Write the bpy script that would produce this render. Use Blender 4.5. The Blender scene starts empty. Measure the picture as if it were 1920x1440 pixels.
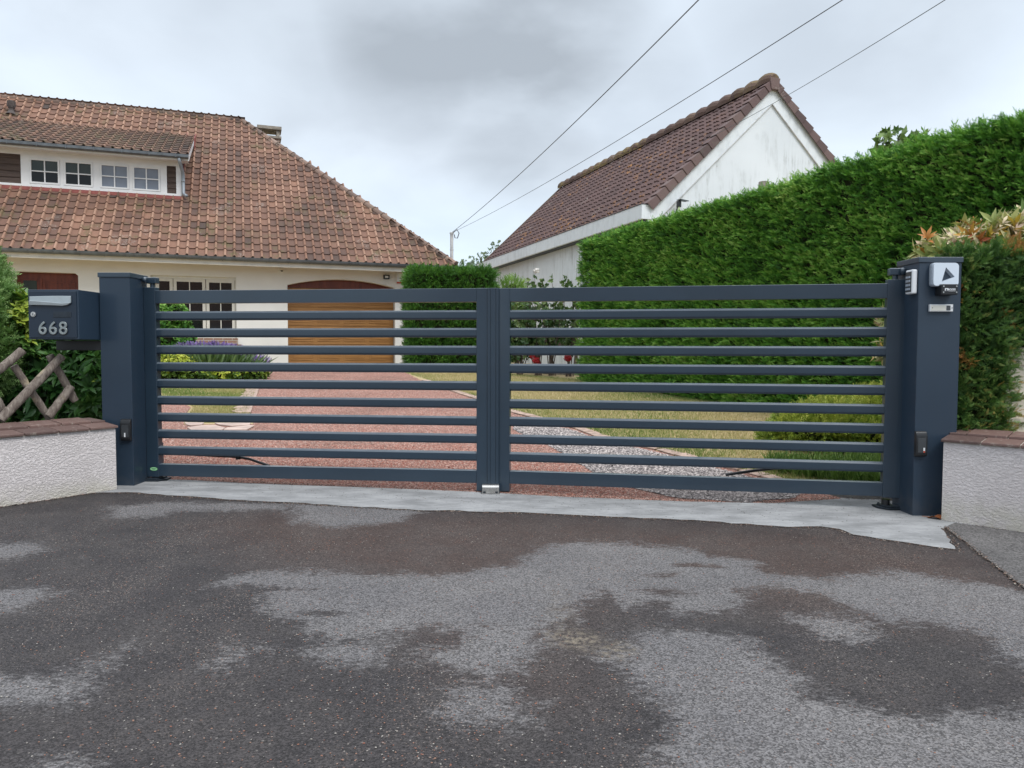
import bpy, bmesh, math, random
import numpy as np
from mathutils import Vector, Matrix
random.seed(7); RNG = np.random.default_rng(11)
R = math.radians
scene = bpy.context.scene
C = scene.collection

# ------------------------------------------------------------------ camera
FPX = 1400.0; CAMZ = 1.10
PITCH = math.atan(65/1400.0); ROLL = R(0.12)
cam_d = bpy.data.cameras.new('camera'); cam = bpy.data.objects.new('camera', cam_d); C.objects.link(cam)
cam_d.sensor_width = 36; cam_d.lens = 36*FPX/1920; cam_d.clip_end = 2000; cam_d.clip_start = 0.05
RM = Matrix.Rotation(math.pi/2-PITCH, 3, 'X') @ Matrix.Rotation(ROLL, 3, 'Z')
cam.matrix_world = Matrix.Translation((0, 0, CAMZ)) @ RM.to_4x4()
scene.camera = cam

# ------------------------------------------------------------------ sky, sun, exposure
SUN_EL, SUN_AZ = R(52), R(140)      # azimuth clockwise from +Y: behind and to the right
EXPO = 0.62
scene.view_settings.view_transform = 'Standard'; scene.view_settings.look = 'None'
scene.view_settings.exposure = EXPO; scene.view_settings.gamma = 1
world = bpy.data.worlds.new('World'); scene.world = world; world.use_nodes = True
nt = world.node_tree; nt.nodes.clear()
def wn(t, **k):
    n = nt.nodes.new(t)
    for a, v in k.items(): setattr(n, a, v)
    return n
def wl_(a, b): nt.links.new(a, b)
def wmath(op, a, b=None, c=None, clamp=False):
    n = wn('ShaderNodeMath', operation=op); n.use_clamp = clamp
    for i, v in enumerate((a, b, c)):
        if v is None: continue
        if isinstance(v, (int, float)): n.inputs[i].default_value = v
        else: wl_(v, n.inputs[i])
    return n.outputs[0]
def wmix(f, a, b):
    n = wn('ShaderNodeMix', data_type='RGBA')
    if isinstance(f, (int, float)): n.inputs[0].default_value = f
    else: wl_(f, n.inputs[0])
    for i, v in ((6, a), (7, b)):
        if isinstance(v, tuple): n.inputs[i].default_value = (*v, 1)
        else: wl_(v, n.inputs[i])
    return n.outputs[2]
tc = wn('ShaderNodeTexCoord'); gen = tc.outputs['Generated']
sky = wn('ShaderNodeTexSky', sky_type='NISHITA'); sky.sun_disc = False
sky.sun_elevation = SUN_EL; sky.sun_rotation = SUN_AZ; sky.dust_density = 2
bg1 = wn('ShaderNodeBackground'); bg1.inputs[1].default_value = 0.10; wl_(sky.outputs[0], bg1.inputs[0])
sep = wn('ShaderNodeSeparateXYZ'); wl_(gen, sep.inputs[0])
zz = wmath('MAXIMUM', sep.outputs[2], 0.0)
den = wmath('ADD', zz, 0.22)
comb = wn('ShaderNodeCombineXYZ')
wl_(wmath('DIVIDE', sep.outputs[0], den), comb.inputs[0]); wl_(wmath('DIVIDE', sep.outputs[1], den), comb.inputs[1])
comb.inputs[2].default_value = 3.7
def wnoise(scale, det=5, rough=.55, off=0.0, dist=0.4):
    m = wn('ShaderNodeVectorMath', operation='ADD'); wl_(comb.outputs[0], m.inputs[0]); m.inputs[1].default_value = (off, off*.7, 0)
    n = wn('ShaderNodeTexNoise'); wl_(m.outputs[0], n.inputs['Vector'])
    n.inputs['Scale'].default_value = scale; n.inputs['Detail'].default_value = det
    n.inputs['Roughness'].default_value = rough; n.inputs['Distortion'].default_value = dist
    return n.outputs[0]
def wramp(v, a, b, lo=0., hi=1.):
    n = wn('ShaderNodeMapRange', interpolation_type='SMOOTHSTEP'); wl_(v, n.inputs[0])
    for i, x in enumerate((a, b, lo, hi)): n.inputs[i+1].default_value = x
    return n.outputs[0]
n1 = wramp(wnoise(.8, 4, .45, 0.0), .34, .70)
n2 = wramp(wnoise(1.9, 5, .5, 4.1), .30, .75)
n3 = wramp(wnoise(2.3, 5, .5, 9.3, .1), .28, .70)
def blob(px, py, tight):
    d = RM @ Vector(((px-960)/FPX, -(py-720)/FPX, -1)); d.normalize()
    dp = wn('ShaderNodeVectorMath', operation='DOT_PRODUCT'); nrm = wn('ShaderNodeVectorMath', operation='NORMALIZE')
    wl_(gen, nrm.inputs[0]); wl_(nrm.outputs[0], dp.inputs[0]); dp.inputs[1].default_value = d
    return wramp(dp.outputs['Value'], math.cos(tight), 1.0)
dark = wmath('MAXIMUM', blob(800, 20, R(10.5)), blob(985, 30, R(11)))
dark = wmath('MAXIMUM', dark, wmath('MULTIPLY', blob(985, 245, R(7.5)), .62))
dark = wmath('MAXIMUM', dark, wmath('MULTIPLY', blob(1180, 170, R(7)), .4))
dark = wmath('MAXIMUM', dark, wmath('MULTIPLY', blob(600, -60, R(12)), .45))
dark = wmath('MAXIMUM', dark, wmath('MULTIPLY', blob(1600, -40, R(13)), .35))
dark = wmath('MULTIPLY', dark, wmath('ADD', wmath('MULTIPLY', n3, .75), .38), clamp=True)
pale = wmix(n2, (.54, .61, .69), (.62, .70, .78))
grey = wmix(n2, (.46, .51, .57), (.56, .62, .69))
cl = wmix(n1, pale, grey)
cl = wmix(dark, cl, (.31, .345, .385))
horizon = wramp(sep.outputs[2], 0.02, 0.26, 1.0, 0.0)
cl = wmix(wmath('MULTIPLY', horizon, .8), cl, (.56, .68, .79))
cl = wmix(wramp(sep.outputs[2], .42, .75), cl, (.575, .60, .635))
zen = wramp(sep.outputs[2], .40, .95, 1.0, 2.1)
vm = wn('ShaderNodeVectorMath', operation='SCALE'); wl_(cl, vm.inputs[0]); wl_(zen, vm.inputs['Scale'])
below = wramp(sep.outputs[2], -.05, 0.0)
bg2 = wn('ShaderNodeBackground'); wl_(vm.outputs[0], bg2.inputs[0]); bg2.inputs[1].default_value = 1.0
mx = wn('ShaderNodeMixShader'); mx.inputs[0].default_value = .93
wl_(bg1.outputs[0], mx.inputs[1]); wl_(bg2.outputs[0], mx.inputs[2])
out = wn('ShaderNodeOutputWorld'); wl_(mx.outputs[0], out.inputs[0])

sd = bpy.data.lights.new('sun', 'SUN'); sd.energy = 1.3; sd.angle = R(22); sd.color = (1, .985, .965)
so = bpy.data.objects.new('sun', sd); C.objects.link(so)
sdir = Vector((math.sin(SUN_AZ)*math.cos(SUN_EL), math.cos(SUN_AZ)*math.cos(SUN_EL), math.sin(SUN_EL)))
so.rotation_euler = sdir.to_track_quat('Z', 'Y').to_euler(); so.location = (0, -5, 20)

# ------------------------------------------------------------------ terrain and measuring helpers
GX, G0, FMAX, Y0, Y1 = -0.0088, 0.0237, 0.655, 6.15, 18.3
def frise(y):
    s = min(max((y-Y0)/(Y1-Y0), 0), 1)
    return FMAX*(1-(1-s)**1.35)
YB = [Y0+i*(Y1-Y0)/24 for i in range(25)]
FB = [frise(y) for y in YB]
def gz(x, y):
    """ground height (piecewise linear in y so draped sheets agree exactly)"""
    if y <= YB[0]: f = 0
    elif y >= YB[-1]: f = FB[-1]
    else:
        i = int((y-Y0)/(Y1-Y0)*24); i = min(i, 23); t = (y-YB[i])/(YB[i+1]-YB[i]); f = FB[i]*(1-t)+FB[i+1]*t
    return G0+GX*max(-30, min(30, x))+f
def ray(px, py): return RM @ Vector(((px-960)/FPX, -(py-720)/FPX, -1))
CAM = Vector((0, 0, CAMZ))
def atY(px, py, Y):
    d = ray(px, py); return CAM+d*(Y/d.y)
def onplane(px, py, p, n):
    d = ray(px, py); n = Vector(n); return CAM+d*((Vector(p)-CAM).dot(n)/d.dot(n))
def gpt(px, py):
    d = ray(px, py); d = d/d.y; t = .5
    while t < 80:
        p = CAM+d*t
        if p.z <= gz(p.x, p.y):
            lo, hi = t-.1, t
            for _ in range(24):
                m = (lo+hi)/2; p = CAM+d*m
                if p.z <= gz(p.x, p.y): hi = m
                else: lo = m
            return CAM+d*hi
        t += .1
    return CAM+d*80

# ------------------------------------------------------------------ mesh helpers
class MB:
    def __init__(s): s.v = []; s.f = []; s.t = []
    def add(s, vs, fs, tint=None):
        o = len(s.v); s.v += [Vector(v) for v in vs]; s.f += [[i+o for i in f] for f in fs]
        s.t += [tint if tint is not None else .5]*len(fs)
    def box(s, c, d, M=None, tint=None):
        x, y, z = (d[0]/2, d[1]/2, d[2]/2)
        vs = [Vector((i*x, j*y, k*z)) for i in (-1, 1) for j in (-1, 1) for k in (-1, 1)]
        if M is not None: vs = [M @ v for v in vs]
        c = Vector(c); vs = [v+c for v in vs]
        s.add(vs, [(0,1,3,2),(4,6,7,5),(0,4,5,1),(2,3,7,6),(0,2,6,4),(1,5,7,3)], tint)
    def bb(s, a, b, tint=None):
        s.box([(a[i]+b[i])/2 for i in range(3)], [abs(b[i]-a[i]) for i in range(3)], None, tint)
    def prism(s, poly, off, tint=None):
        """poly: 3D points; off: extrusion vector"""
        n = len(poly); off = Vector(off); a = [Vector(p) for p in poly]; b = [p+off for p in a]
        fs = [list(range(n))[::-1], [i+n for i in range(n)]]+[(i, (i+1)%n, (i+1)%n+n, i+n) for i in range(n)]
        s.add(a+b, fs, tint)
    def tube(s, pts, r, n=8, caps=True, tint=None):
        pts = [Vector(p) for p in pts]; m = len(pts); rs = r if isinstance(r, (list, tuple)) else [r]*m
        vs = []; prev = None
        for i, p in enumerate(pts):
            d = (pts[min(i+1, m-1)]-pts[max(i-1, 0)]).normalized()
            a = prev if prev is not None else (Vector((0, 0, 1)) if abs(d.z) < .9 else Vector((1, 0, 0)))
            u = (a-d*a.dot(d)).normalized(); w = d.cross(u); prev = u
            for k in range(n):
                g = 2*math.pi*k/n; vs.append(p+(u*math.cos(g)+w*math.sin(g))*rs[i])
        fs = [(i*n+k, i*n+(k+1)%n, (i+1)*n+(k+1)%n, (i+1)*n+k) for i in range(m-1) for k in range(n)]
        if caps: fs += [list(range(n))[::-1], [(m-1)*n+k for k in range(n)]]
        s.add(vs, fs, tint)
    def build(s, name, mat, parent=None, base=None, local=False, bevel=0, smooth=False, seg=2):
        off = Vector((0, 0, 0))
        if not local:
            p = parent
            while p is not None: off += p.location; p = p.parent
        loc = Vector((0, 0, 0))
        if base is not None: loc = Vector(base)
        me = bpy.data.meshes.new(name)
        me.from_pydata([v-off-loc for v in s.v], [], s.f); me.update()
        a = me.attributes.new('tint', 'FLOAT', 'FACE'); a.data.foreach_set('value', s.t)
        b = bmesh.new(); b.from_mesh(me); bmesh.ops.recalc_face_normals(b, faces=b.faces); b.to_mesh(me); b.free()
        me.materials.append(mat)
        o = bpy.data.objects.new(name, me); C.objects.link(o)
        if smooth:
            for pl in me.polygons: pl.use_smooth = True
        if parent is not None: o.parent = parent
        o.location = loc
        if bevel:
            m = o.modifiers.new('bevel', 'BEVEL'); m.width = bevel; m.segments = seg; m.limit_method = 'ANGLE'; m.angle_limit = R(40)
            for pl in me.polygons: pl.use_smooth = True
            w = o.modifiers.new('wn', 'WEIGHTED_NORMAL'); w.keep_sharp = True
        return o
def T(name, label, cat, loc, group=None, rz=0, kind=None):
    o = bpy.data.objects.new(name, None); C.objects.link(o); o.location = loc; o.rotation_euler = (0, 0, rz)
    o.empty_display_size = .1
    return tag(o, label, cat, group, kind)
def tag(o, label=None, cat=None, group=None, kind=None):
    if label: o['label'] = label
    if cat: o['category'] = cat
    if group: o['group'] = group
    if kind: o['kind'] = kind
    return o
def fastmesh(name, V, F, mat, tint=None, smooth=False):
    me = bpy.data.meshes.new(name); n, k = F.shape
    me.vertices.add(len(V)); me.vertices.foreach_set('co', V.astype(np.float32).ravel())
    me.loops.add(n*k); me.loops.foreach_set('vertex_index', F.astype(np.int32).ravel())
    me.polygons.add(n); me.polygons.foreach_set('loop_start', np.arange(0, n*k, k, dtype=np.int32))
    if smooth: me.polygons.foreach_set('use_smooth', np.ones(n, dtype=bool))
    me.update(calc_edges=True); me.validate()
    if tint is not None:
        a = me.attributes.new('tint', 'FLOAT', 'FACE'); a.data.foreach_set('value', tint.astype(np.float32))
    me.materials.append(mat)
    return me
def scatter(name, temps, P, D, sc, tint, mat, parent=None, roll=None, base=None, tag_=None):
    """many copies of small leaf templates (tip along +Y, face +Z) merged in one mesh; D = tip direction"""
    P = np.asarray(P, float); D = np.asarray(D, float); n = len(P)
    off = np.zeros(3); p = parent
    while p is not None: off += np.array(p.location); p = p.parent
    if base is not None: off = off+np.array(base)
    D = D/np.linalg.norm(D, axis=1, keepdims=True)
    rv = RNG.normal(size=(n, 3)) if roll is None else roll
    X = np.cross(D, rv); X /= np.linalg.norm(X, axis=1, keepdims=True)+1e-9
    Zv = np.cross(X, D)
    which = RNG.integers(0, len(temps), n); Vs = []; Fs = []; Ts = []; o = 0
    for w, (tv, tf) in enumerate(temps):
        idx = np.where(which == w)[0]
        if not len(idx): continue
        q = tv[None, :, :]*np.asarray(sc)[idx][:, None, None]
        W = P[idx][:, None, :]-off+q[..., 0:1]*X[idx][:, None, :]+q[..., 1:2]*D[idx][:, None, :]+q[..., 2:3]*Zv[idx][:, None, :]
        k = len(tv); F = tf[None]+(np.arange(len(idx))*k)[:, None, None]+o; o += k*len(idx)
        Vs.append(W.reshape(-1, 3)); Fs.append(F.reshape(-1, tf.shape[1])); Ts.append(np.repeat(np.asarray(tint)[idx], len(tf)))
    me = fastmesh(name, np.concatenate(Vs), np.concatenate(Fs), mat, np.concatenate(Ts))
    ob = bpy.data.objects.new(name, me); C.objects.link(ob)
    if parent is not None: ob.parent = parent
    if base is not None: ob.location = base
    return ob

# ------------------------------------------------------------------ leaf templates (triangles)
def t_spray(nb=9, L=1.0, wid=.07, spread=.42, seed=0):
    r = random.Random(seed); V = []; F = []
    def blade(a, b, w, z):
        a = Vector(a); b = Vector(b); d = (b-a); s = Vector((-d.y, d.x, 0)).normalized()*w
        m = a+d*.45+Vector((0, 0, z)); o = len(V); V.extend([a, m+s, b, m-s]); F.append((o, o+1, o+2)); F.append((o, o+2, o+3))
    blade((0, 0, 0), (0, L, -.12*L), wid*.9, .03)
    for i in range(nb):
        y = .12+.75*i/nb; sgn = 1 if i % 2 else -1
        l = spread*(1-.55*i/nb)*r.uniform(.8, 1.2)
        blade((0, y*L, -.1*y), (sgn*l*.75, y*L+l*.8, -.1*y+r.uniform(-.12, .05)), wid, r.uniform(-.03, .03))
    return np.array([tuple(v) for v in V]), np.array(F)
SPRAY = [t_spray(9, wid=.038, spread=.30, seed=i) for i in range(5)]
SPRAY_FINE = [t_spray(6, wid=.04, spread=.35, seed=10+i) for i in range(3)]
def t_leaf(L=1.0, w=.22, fold=.06, droop=.15):
    V = [(0, 0, 0), (w*.7, .25*L, fold), (w, .55*L, fold-.3*droop*L), (0, L, -droop*L), (-w, .55*L, fold-.3*droop*L), (-w*.7, .25*L, fold), (0, .5*L, -.12*droop*L)]
    F = [(0, 1, 6), (1, 2, 6), (2, 3, 6), (3, 4, 6), (4, 5, 6), (5, 0, 6)]
    return np.array(V), np.array(F)
def t_cluster(n=6, L=.6, w=.14, seed=0, tilt=.9):
    r = random.Random(seed); lv, lf = t_leaf(L, w); V = []; F = []; o = 0
    for i in range(n):
        a = 2*math.pi*i/n+r.uniform(-.3, .3); e = tilt*r.uniform(.6, 1.2)
        M = Matrix.Rotation(a, 3, 'Y') @ Matrix.Rotation(-e, 3, 'X')
        s = r.uniform(.75, 1.15)
        V += [tuple(M @ (Vector(v)*s)+Vector((0, .3*i/n, 0))) for v in lv]; F += [tuple(x+o for x in f) for f in lf]; o += len(lv)
    return np.array(V), np.array(F)
CLUSTER = [t_cluster(6, .62, .15, i) for i in range(4)]
LONGLEAF = [t_cluster(7, .85, .11, 20+i, 1.0) for i in range(4)]
SMALLLEAF = [t_cluster(5, .5, .19, 40+i, 1.1) for i in range(3)]
def t_blade():
    return np.array([(-.06, 0, 0), (.06, 0, 0), (.03, .6, .08), (0, 1, .25), (-.04, .6, .08)]), np.array([(0, 1, 2), (0, 2, 4), (4, 2, 3)])
BLADE = [t_blade()]
# ------------------------------------------------------------------ materials
class NM:
    def __init__(s, name, rough=.6, metal=0., spec=.5, coat=0.):
        s.m = bpy.data.materials.new(name); s.m.use_nodes = True; s.nt = s.m.node_tree
        s.b = s.nt.nodes['Principled BSDF']; s.b.inputs['Roughness'].default_value = rough
        s.b.inputs['Metallic'].default_value = metal; s.b.inputs['Coat Weight'].default_value = coat; s.b.inputs['Coat Roughness'].default_value = .13; s.b.inputs['Specular IOR Level'].default_value = spec
        g = s.n('ShaderNodeNewGeometry'); s.pos = g.outputs['Position']; s.geo = g
    def n(s, t, **k):
        n = s.nt.nodes.new(t)
        for a, v in k.items(): setattr(n, a, v)
        return n
    def put(s, v, i):
        if isinstance(v, (int, float)): i.default_value = v
        elif isinstance(v, tuple): i.default_value = (*v, 1) if len(v) == 3 and i.type == 'RGBA' else v
        else: s.nt.links.new(v, i)
    def scaled(s, sx, sy, sz, rz=0, v=None):
        mp = s.n('ShaderNodeMapping'); s.put(v if v is not None else s.pos, mp.inputs[0]); mp.inputs['Scale'].default_value = (sx, sy, sz); mp.inputs['Rotation'].default_value = (0, 0, rz)
        return mp.outputs[0]
    def noise(s, scale, det=4, rough=.55, v=None, dist=0, col=False):
        n = s.n('ShaderNodeTexNoise'); s.put(v if v is not None else s.pos, n.inputs['Vector'])
        n.inputs['Scale'].default_value = scale; n.inputs['Detail'].default_value = det; n.inputs['Roughness'].default_value = rough; n.inputs['Distortion'].default_value = dist
        return n.outputs[1 if col else 0]
    def vor(s, scale, v=None, feat='F1', out='Distance', rand=1.):
        n = s.n('ShaderNodeTexVoronoi', feature=feat); s.put(v if v is not None else s.pos, n.inputs['Vector'])
        n.inputs['Scale'].default_value = scale; n.inputs['Randomness'].default_value = rand
        return n.outputs[out]
    def math(s, op, a, b=0., c=None, clamp=False):
        n = s.n('ShaderNodeMath', operation=op); n.use_clamp = clamp
        s.put(a, n.inputs[0]); s.put(b, n.inputs[1])
        if c is not None: s.put(c, n.inputs[2])
        return n.outputs[0]
    def ramp(s, v, a, b, lo=0., hi=1.):
        n = s.n('ShaderNodeMapRange', interpolation_type='SMOOTHSTEP'); s.put(v, n.inputs[0])
        for i, x in enumerate((a, b, lo, hi)): n.inputs[i+1].default_value = x
        return n.outputs[0]
    def mix(s, f, a, b, bt='MIX'):
        n = s.n('ShaderNodeMix', data_type='RGBA', blend_type=bt); s.put(f, n.inputs[0]); s.put(a, n.inputs[6]); s.put(b, n.inputs[7])
        return n.outputs[2]
    def attr(s, name='tint'):
        return s.n('ShaderNodeAttribute', attribute_name=name).outputs['Fac']
    def sepx(s, v, i):
        n = s.n('ShaderNodeSeparateXYZ'); s.put(v, n.inputs[0]); return n.outputs[i]
    def cramp(s, v, stops):
        n = s.n('ShaderNodeValToRGB'); s.put(v, n.inputs[0]); e = n.color_ramp.elements
        while len(e) < len(stops): e.new(.5)
        for q, (p, c) in zip(e, stops): q.position = p; q.color = (*c, 1)
        return n.outputs[0]
    def col(s, v): s.put(v, s.b.inputs['Base Color']); return s
    def rough(s, v): s.put(v, s.b.inputs['Roughness']); return s
    def bump(s, h, strength=.3, dist=.01):
        n = s.n('ShaderNodeBump'); n.inputs['Strength'].default_value = strength; n.inputs['Distance'].default_value = dist
        s.put(h, n.inputs['Height']); s.nt.links.new(n.outputs[0], s.b.inputs['Normal']); return s

def plain(name, c, rough=.5, metal=0., var=.12, sc=6., bump=0., bsc=200., spec=.5):
    m = NM(name, rough, metal, spec); n = m.noise(sc, 5)
    lo = tuple(x*(1-var) for x in c); hi = tuple(min(1, x*(1+var)) for x in c)
    m.col(m.mix(m.ramp(n, .3, .7), lo, hi))
    m.rough(m.math('ADD', m.math('MULTIPLY', m.noise(sc*3, 4), .15), rough-.07))
    if bump: m.bump(m.noise(bsc, 2), bump, .002)
    return m.m
def foliage(name, stops, rough=.5, trans=.25, noise_sc=1.5, spec=.35):
    m = NM(name, rough, 0, spec)
    t = m.math('ADD', m.attr(), m.math('MULTIPLY', m.math('SUBTRACT', m.noise(noise_sc, 3), .5), .5), clamp=True)
    c = m.cramp(t, stops); m.col(c)
    tr = m.n('ShaderNodeBsdfTranslucent'); m.put(m.mix(.5, c, (.10, .22, .02)), tr.inputs[0])
    mx = m.n('ShaderNodeMixShader'); mx.inputs[0].default_value = trans
    m.nt.links.new(m.b.outputs[0], mx.inputs[1]); m.nt.links.new(tr.outputs[0], mx.inputs[2])
    m.nt.links.new(mx.outputs[0], m.nt.nodes['Material Output'].inputs[0])
    return m.m

# painted metal of the gate
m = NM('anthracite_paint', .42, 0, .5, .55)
nzz = m.sepx(m.geo.outputs['Normal'], 2); top_sheen = m.math('MULTIPLY', m.ramp(nzz, .45, .95), m.ramp(m.noise(11, 5, .65), .2, .7, .55, .95))
m.col(m.mix(top_sheen, m.mix(m.ramp(m.noise(2.2, 5), .3, .7), (.0140, .030, .049), (.0165, .035, .057)), (.19, .225, .26)))  # pale sky sheen painted onto upward faces of slats and rails
dust = m.ramp(m.noise(38, 6, .7), .66, .80)
m.rough(m.math('ADD', m.math('MULTIPLY', m.noise(9, 5), .18), .36))
m.bump(m.noise(520, 2), .10, .001); M_GATE = m.m
m = NM('post_paint', .5, 0, .45, .2)
sz = m.sepx(m.pos, 2)
low = m.math('MULTIPLY', m.ramp(sz, .32, .0), m.ramp(m.noise(14, 5), .35, .65))
m.col(m.mix(m.math('MULTIPLY', low, .25), m.mix(m.ramp(m.noise(1.7, 5), .3, .7), (.0140, .030, .052), (.017, .035, .060)), (.08, .08, .08)))
m.rough(m.math('ADD', m.math('MULTIPLY', m.noise(7, 5), .2), .42))
m.bump(m.noise(600, 2), .15, .001); M_POST = m.m
M_BLACK = plain('black_plastic', (.012, .013, .015), .35, 0, .2)
M_DARKMETAL = plain('dark_metal', (.018, .026, .036), .45, .2, .3, 20)
M_STEEL = plain('stainless_steel', (.55, .54, .52), .28, 1., .1, 30)
M_SILVER = plain('silver_plastic', (.42, .47, .49), .33, .55, .06, 10)
M_NUM = plain('number_metal', (.30, .33, .33), .32, .8, .15, 40)
M_WHITEP = plain('white_plastic', (.66, .68, .70), .35, 0, .05)
M_CREAMP = plain('cream_plate', (.66, .65, .58), .4, 0, .04)
M_DKWIN = plain('dark_window_plastic', (.05, .055, .06), .2, 0, .1)
M_RED = plain('red_plastic', (.42, .05, .02), .4, 0, .1)
m = NM('lens_plastic', .22, 0, .6)
st = m.math('MULTIPLY', m.math('ADD', m.math('SINE', m.math('MULTIPLY', m.sepx(m.pos, 0), 900.)), 1.), .5)
m.col(m.mix(m.math('MULTIPLY', st, .25), (.66, .74, .82), (.50, .58, .68))); m.bump(st, .3, .001); M_LENS = m.m
M_LENSRIM = plain('lens_rim', (.33, .38, .44), .3, 0, .2, 120)
M_GREENS = plain('sticker_green', (.30, .62, .32), .45, 0, .12, 90)
M_GREEND = plain('sticker_dark_green', (.02, .10, .03), .5)
M_LABELW = plain('label_white', (.70, .72, .74), .5)

# asphalt
def speckle(m, v, sc, lo, hi):
    """random brightness per stone"""
    c = m.vor(sc, v, 'F1', 'Color'); x = m.sepx(c, 0)
    return m.ramp(x, lo, hi)
m = NM('asphalt', .85, 0, .35)
wet = m.attr('wet')
nz = m.math('ADD', m.math('MULTIPLY', m.math('SUBTRACT', m.noise(5.5, 7, .68), .5), 1.25), m.math('MULTIPLY', m.math('SUBTRACT', m.noise(26, 5, .65, m.scaled(1, 2.0, 1)), .5), 1.45))
w = m.ramp(m.math('ADD', wet, nz), .24, .72)
grain = m.noise(150, 3, .7); gc = m.vor(185, None, 'F1', 'Color'); gd = m.vor(150)
g1 = m.ramp(m.sepx(gc, 0), .0, 1., .50, 1.55)
dry = m.mix(m.ramp(m.noise(1.4, 4), .3, .7), (.116, .112, .115), (.145, .139, .139))
brown = m.mix(m.attr('brown'), (.030, .028, .030), (.055, .038, .033))
damp = m.mix(m.ramp(m.noise(3.1, 7, .68), .36, .66), brown, m.mix(.35, brown, (.078, .069, .065)))
base = m.mix(w, dry, damp)
base = m.mix(1., base, m.mix(1., (0, 0, 0), g1, 'ADD'), 'MULTIPLY')
# pale and rusty single stones
sc2 = m.vor(84, None, 'F1', 'Color'); d2 = m.vor(84)
cover = m.ramp(m.noise(1.1, 4), .3, .75, .955, .905)
pale = m.math('MULTIPLY', m.math('GREATER_THAN', m.sepx(sc2, 0), cover), m.ramp(d2, .42, .22))
base = m.mix(m.math('MULTIPLY', pale, .5), base, m.mix(m.ramp(m.sepx(sc2, 1), .5, .62), (.27, .25, .23), (.22, .13, .095)))
sc3 = m.vor(150, None, 'F1', 'Color'); d3 = m.vor(150)
rust = m.math('MULTIPLY', m.math('GREATER_THAN', m.sepx(sc3, 2), .90), m.ramp(d3, .45, .25))
base = m.mix(m.math('MULTIPLY', rust, m.ramp(m.noise(.8, 3), .42, .66, .15, .8)), base, (.33, .26, .22))
base = m.mix(m.math('MULTIPLY', m.attr('sand'), m.ramp(m.noise(40, 5, .7), .38, .7, 0, .75)), base, (.30, .255, .19))
m.col(base)
m.rough(m.mix(w, (.88, .88, .88), (.66, .66, .66)))
m.bump(m.math('ADD', m.math('MULTIPLY', gd, 1.), m.math('MULTIPLY', m.noise(60, 4), .6)), .75, .006); M_ASPH = m.m
m = NM('pavement_asphalt', .88, 0, .3)
gc = m.vor(120, None, 'F1', 'Color')
m.col(m.mix(1., m.mix(m.ramp(m.noise(1.8, 5), .3, .7), (.10, .096, .095), (.14, .134, .131)), m.mix(1., (0, 0, 0), m.ramp(m.sepx(gc, 0), 0, 1, .6, 1.4), 'ADD'), 'MULTIPLY'))
m.bump(m.vor(120), .7, .006); M_PAVE = m.m
# concrete threshold
m = NM('threshold_concrete', .85, 0, .3)
n = m.noise(2.6, 8, .72, m.scaled(1, 2.2, 1)); n2 = m.noise(40, 5, .6)
c = m.mix(m.ramp(n, .32, .68), (.20, .205, .208), (.36, .365, .37))
c = m.mix(m.math('MULTIPLY', m.ramp(n2, .45, .7), .35), c, (.23, .235, .24))
c = m.mix(m.math('MULTIPLY', m.math('GREATER_THAN', m.sepx(m.vor(48, None, 'F1', 'Color'), 0), .965), m.ramp(m.vor(48), .35, .2)), c, (.08, .07, .065))
m.col(c); m.bump(m.math('ADD', m.noise(90, 4), m.math('MULTIPLY', m.noise(9, 4), .8)), .35, .006); M_CONC = m.m
# red gravel
def gravelmat(name, cols, sc, var=(.55, 1.45), dirt=(.10, .07, .055), damp=.35):
    m = NM(name, .9, 0, .25); vc = m.vor(sc, None, 'F1', 'Color'); d = m.vor(sc)
    c = m.cramp(m.sepx(vc, 0), cols)
    c = m.mix(1., c, m.mix(1., (0, 0, 0), m.ramp(m.sepx(vc, 1), 0, 1, *var), 'ADD'), 'MULTIPLY')
    c = m.mix(m.math('MULTIPLY', m.ramp(d, .35, .62), .6), c, dirt)
    c = m.mix(m.math('MULTIPLY', m.ramp(m.noise(.9, 5, .6, m.scaled(1, 1.5, 1)), .45, .7), damp), c, dirt)
    m.col(c); m.bump(m.math('SUBTRACT', 1., d), .9, .012); return m.m
M_REDG = gravelmat('red_gravel', [(0, (.32, .12, .085)), (.35, (.46, .21, .16)), (.7, (.56, .31, .25)), (1, (.68, .52, .46))], 95)
M_GREYG = gravelmat('grey_gravel', [(0, (.10, .09, .09)), (.4, (.28, .25, .25)), (.8, (.42, .38, .37)), (1, (.55, .50, .47))], 42, dirt=(.05, .045, .04))
# lawn
m = NM('lawn_turf', .9, 0, .2)
n = m.noise(.55, 5, .6, m.scaled(1, .8, 1)); n2 = m.noise(22, 5, .65, m.scaled(1, .55, 1))
t = m.math('ADD', m.math('MULTIPLY', n, .75), m.math('MULTIPLY', n2, .35))
m.col(m.cramp(t, [(.26, (.10, .14, .035)), (.36, (.24, .22, .07)), (.44, (.37, .30, .14)), (.60, (.47, .37, .21))]))
m.bump(m.noise(70, 5), .8, .02); M_LAWN = m.m
M_SOIL = plain('bed_soil', (.06, .045, .035), .95, 0, .3, 12, .6, 60)
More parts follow.
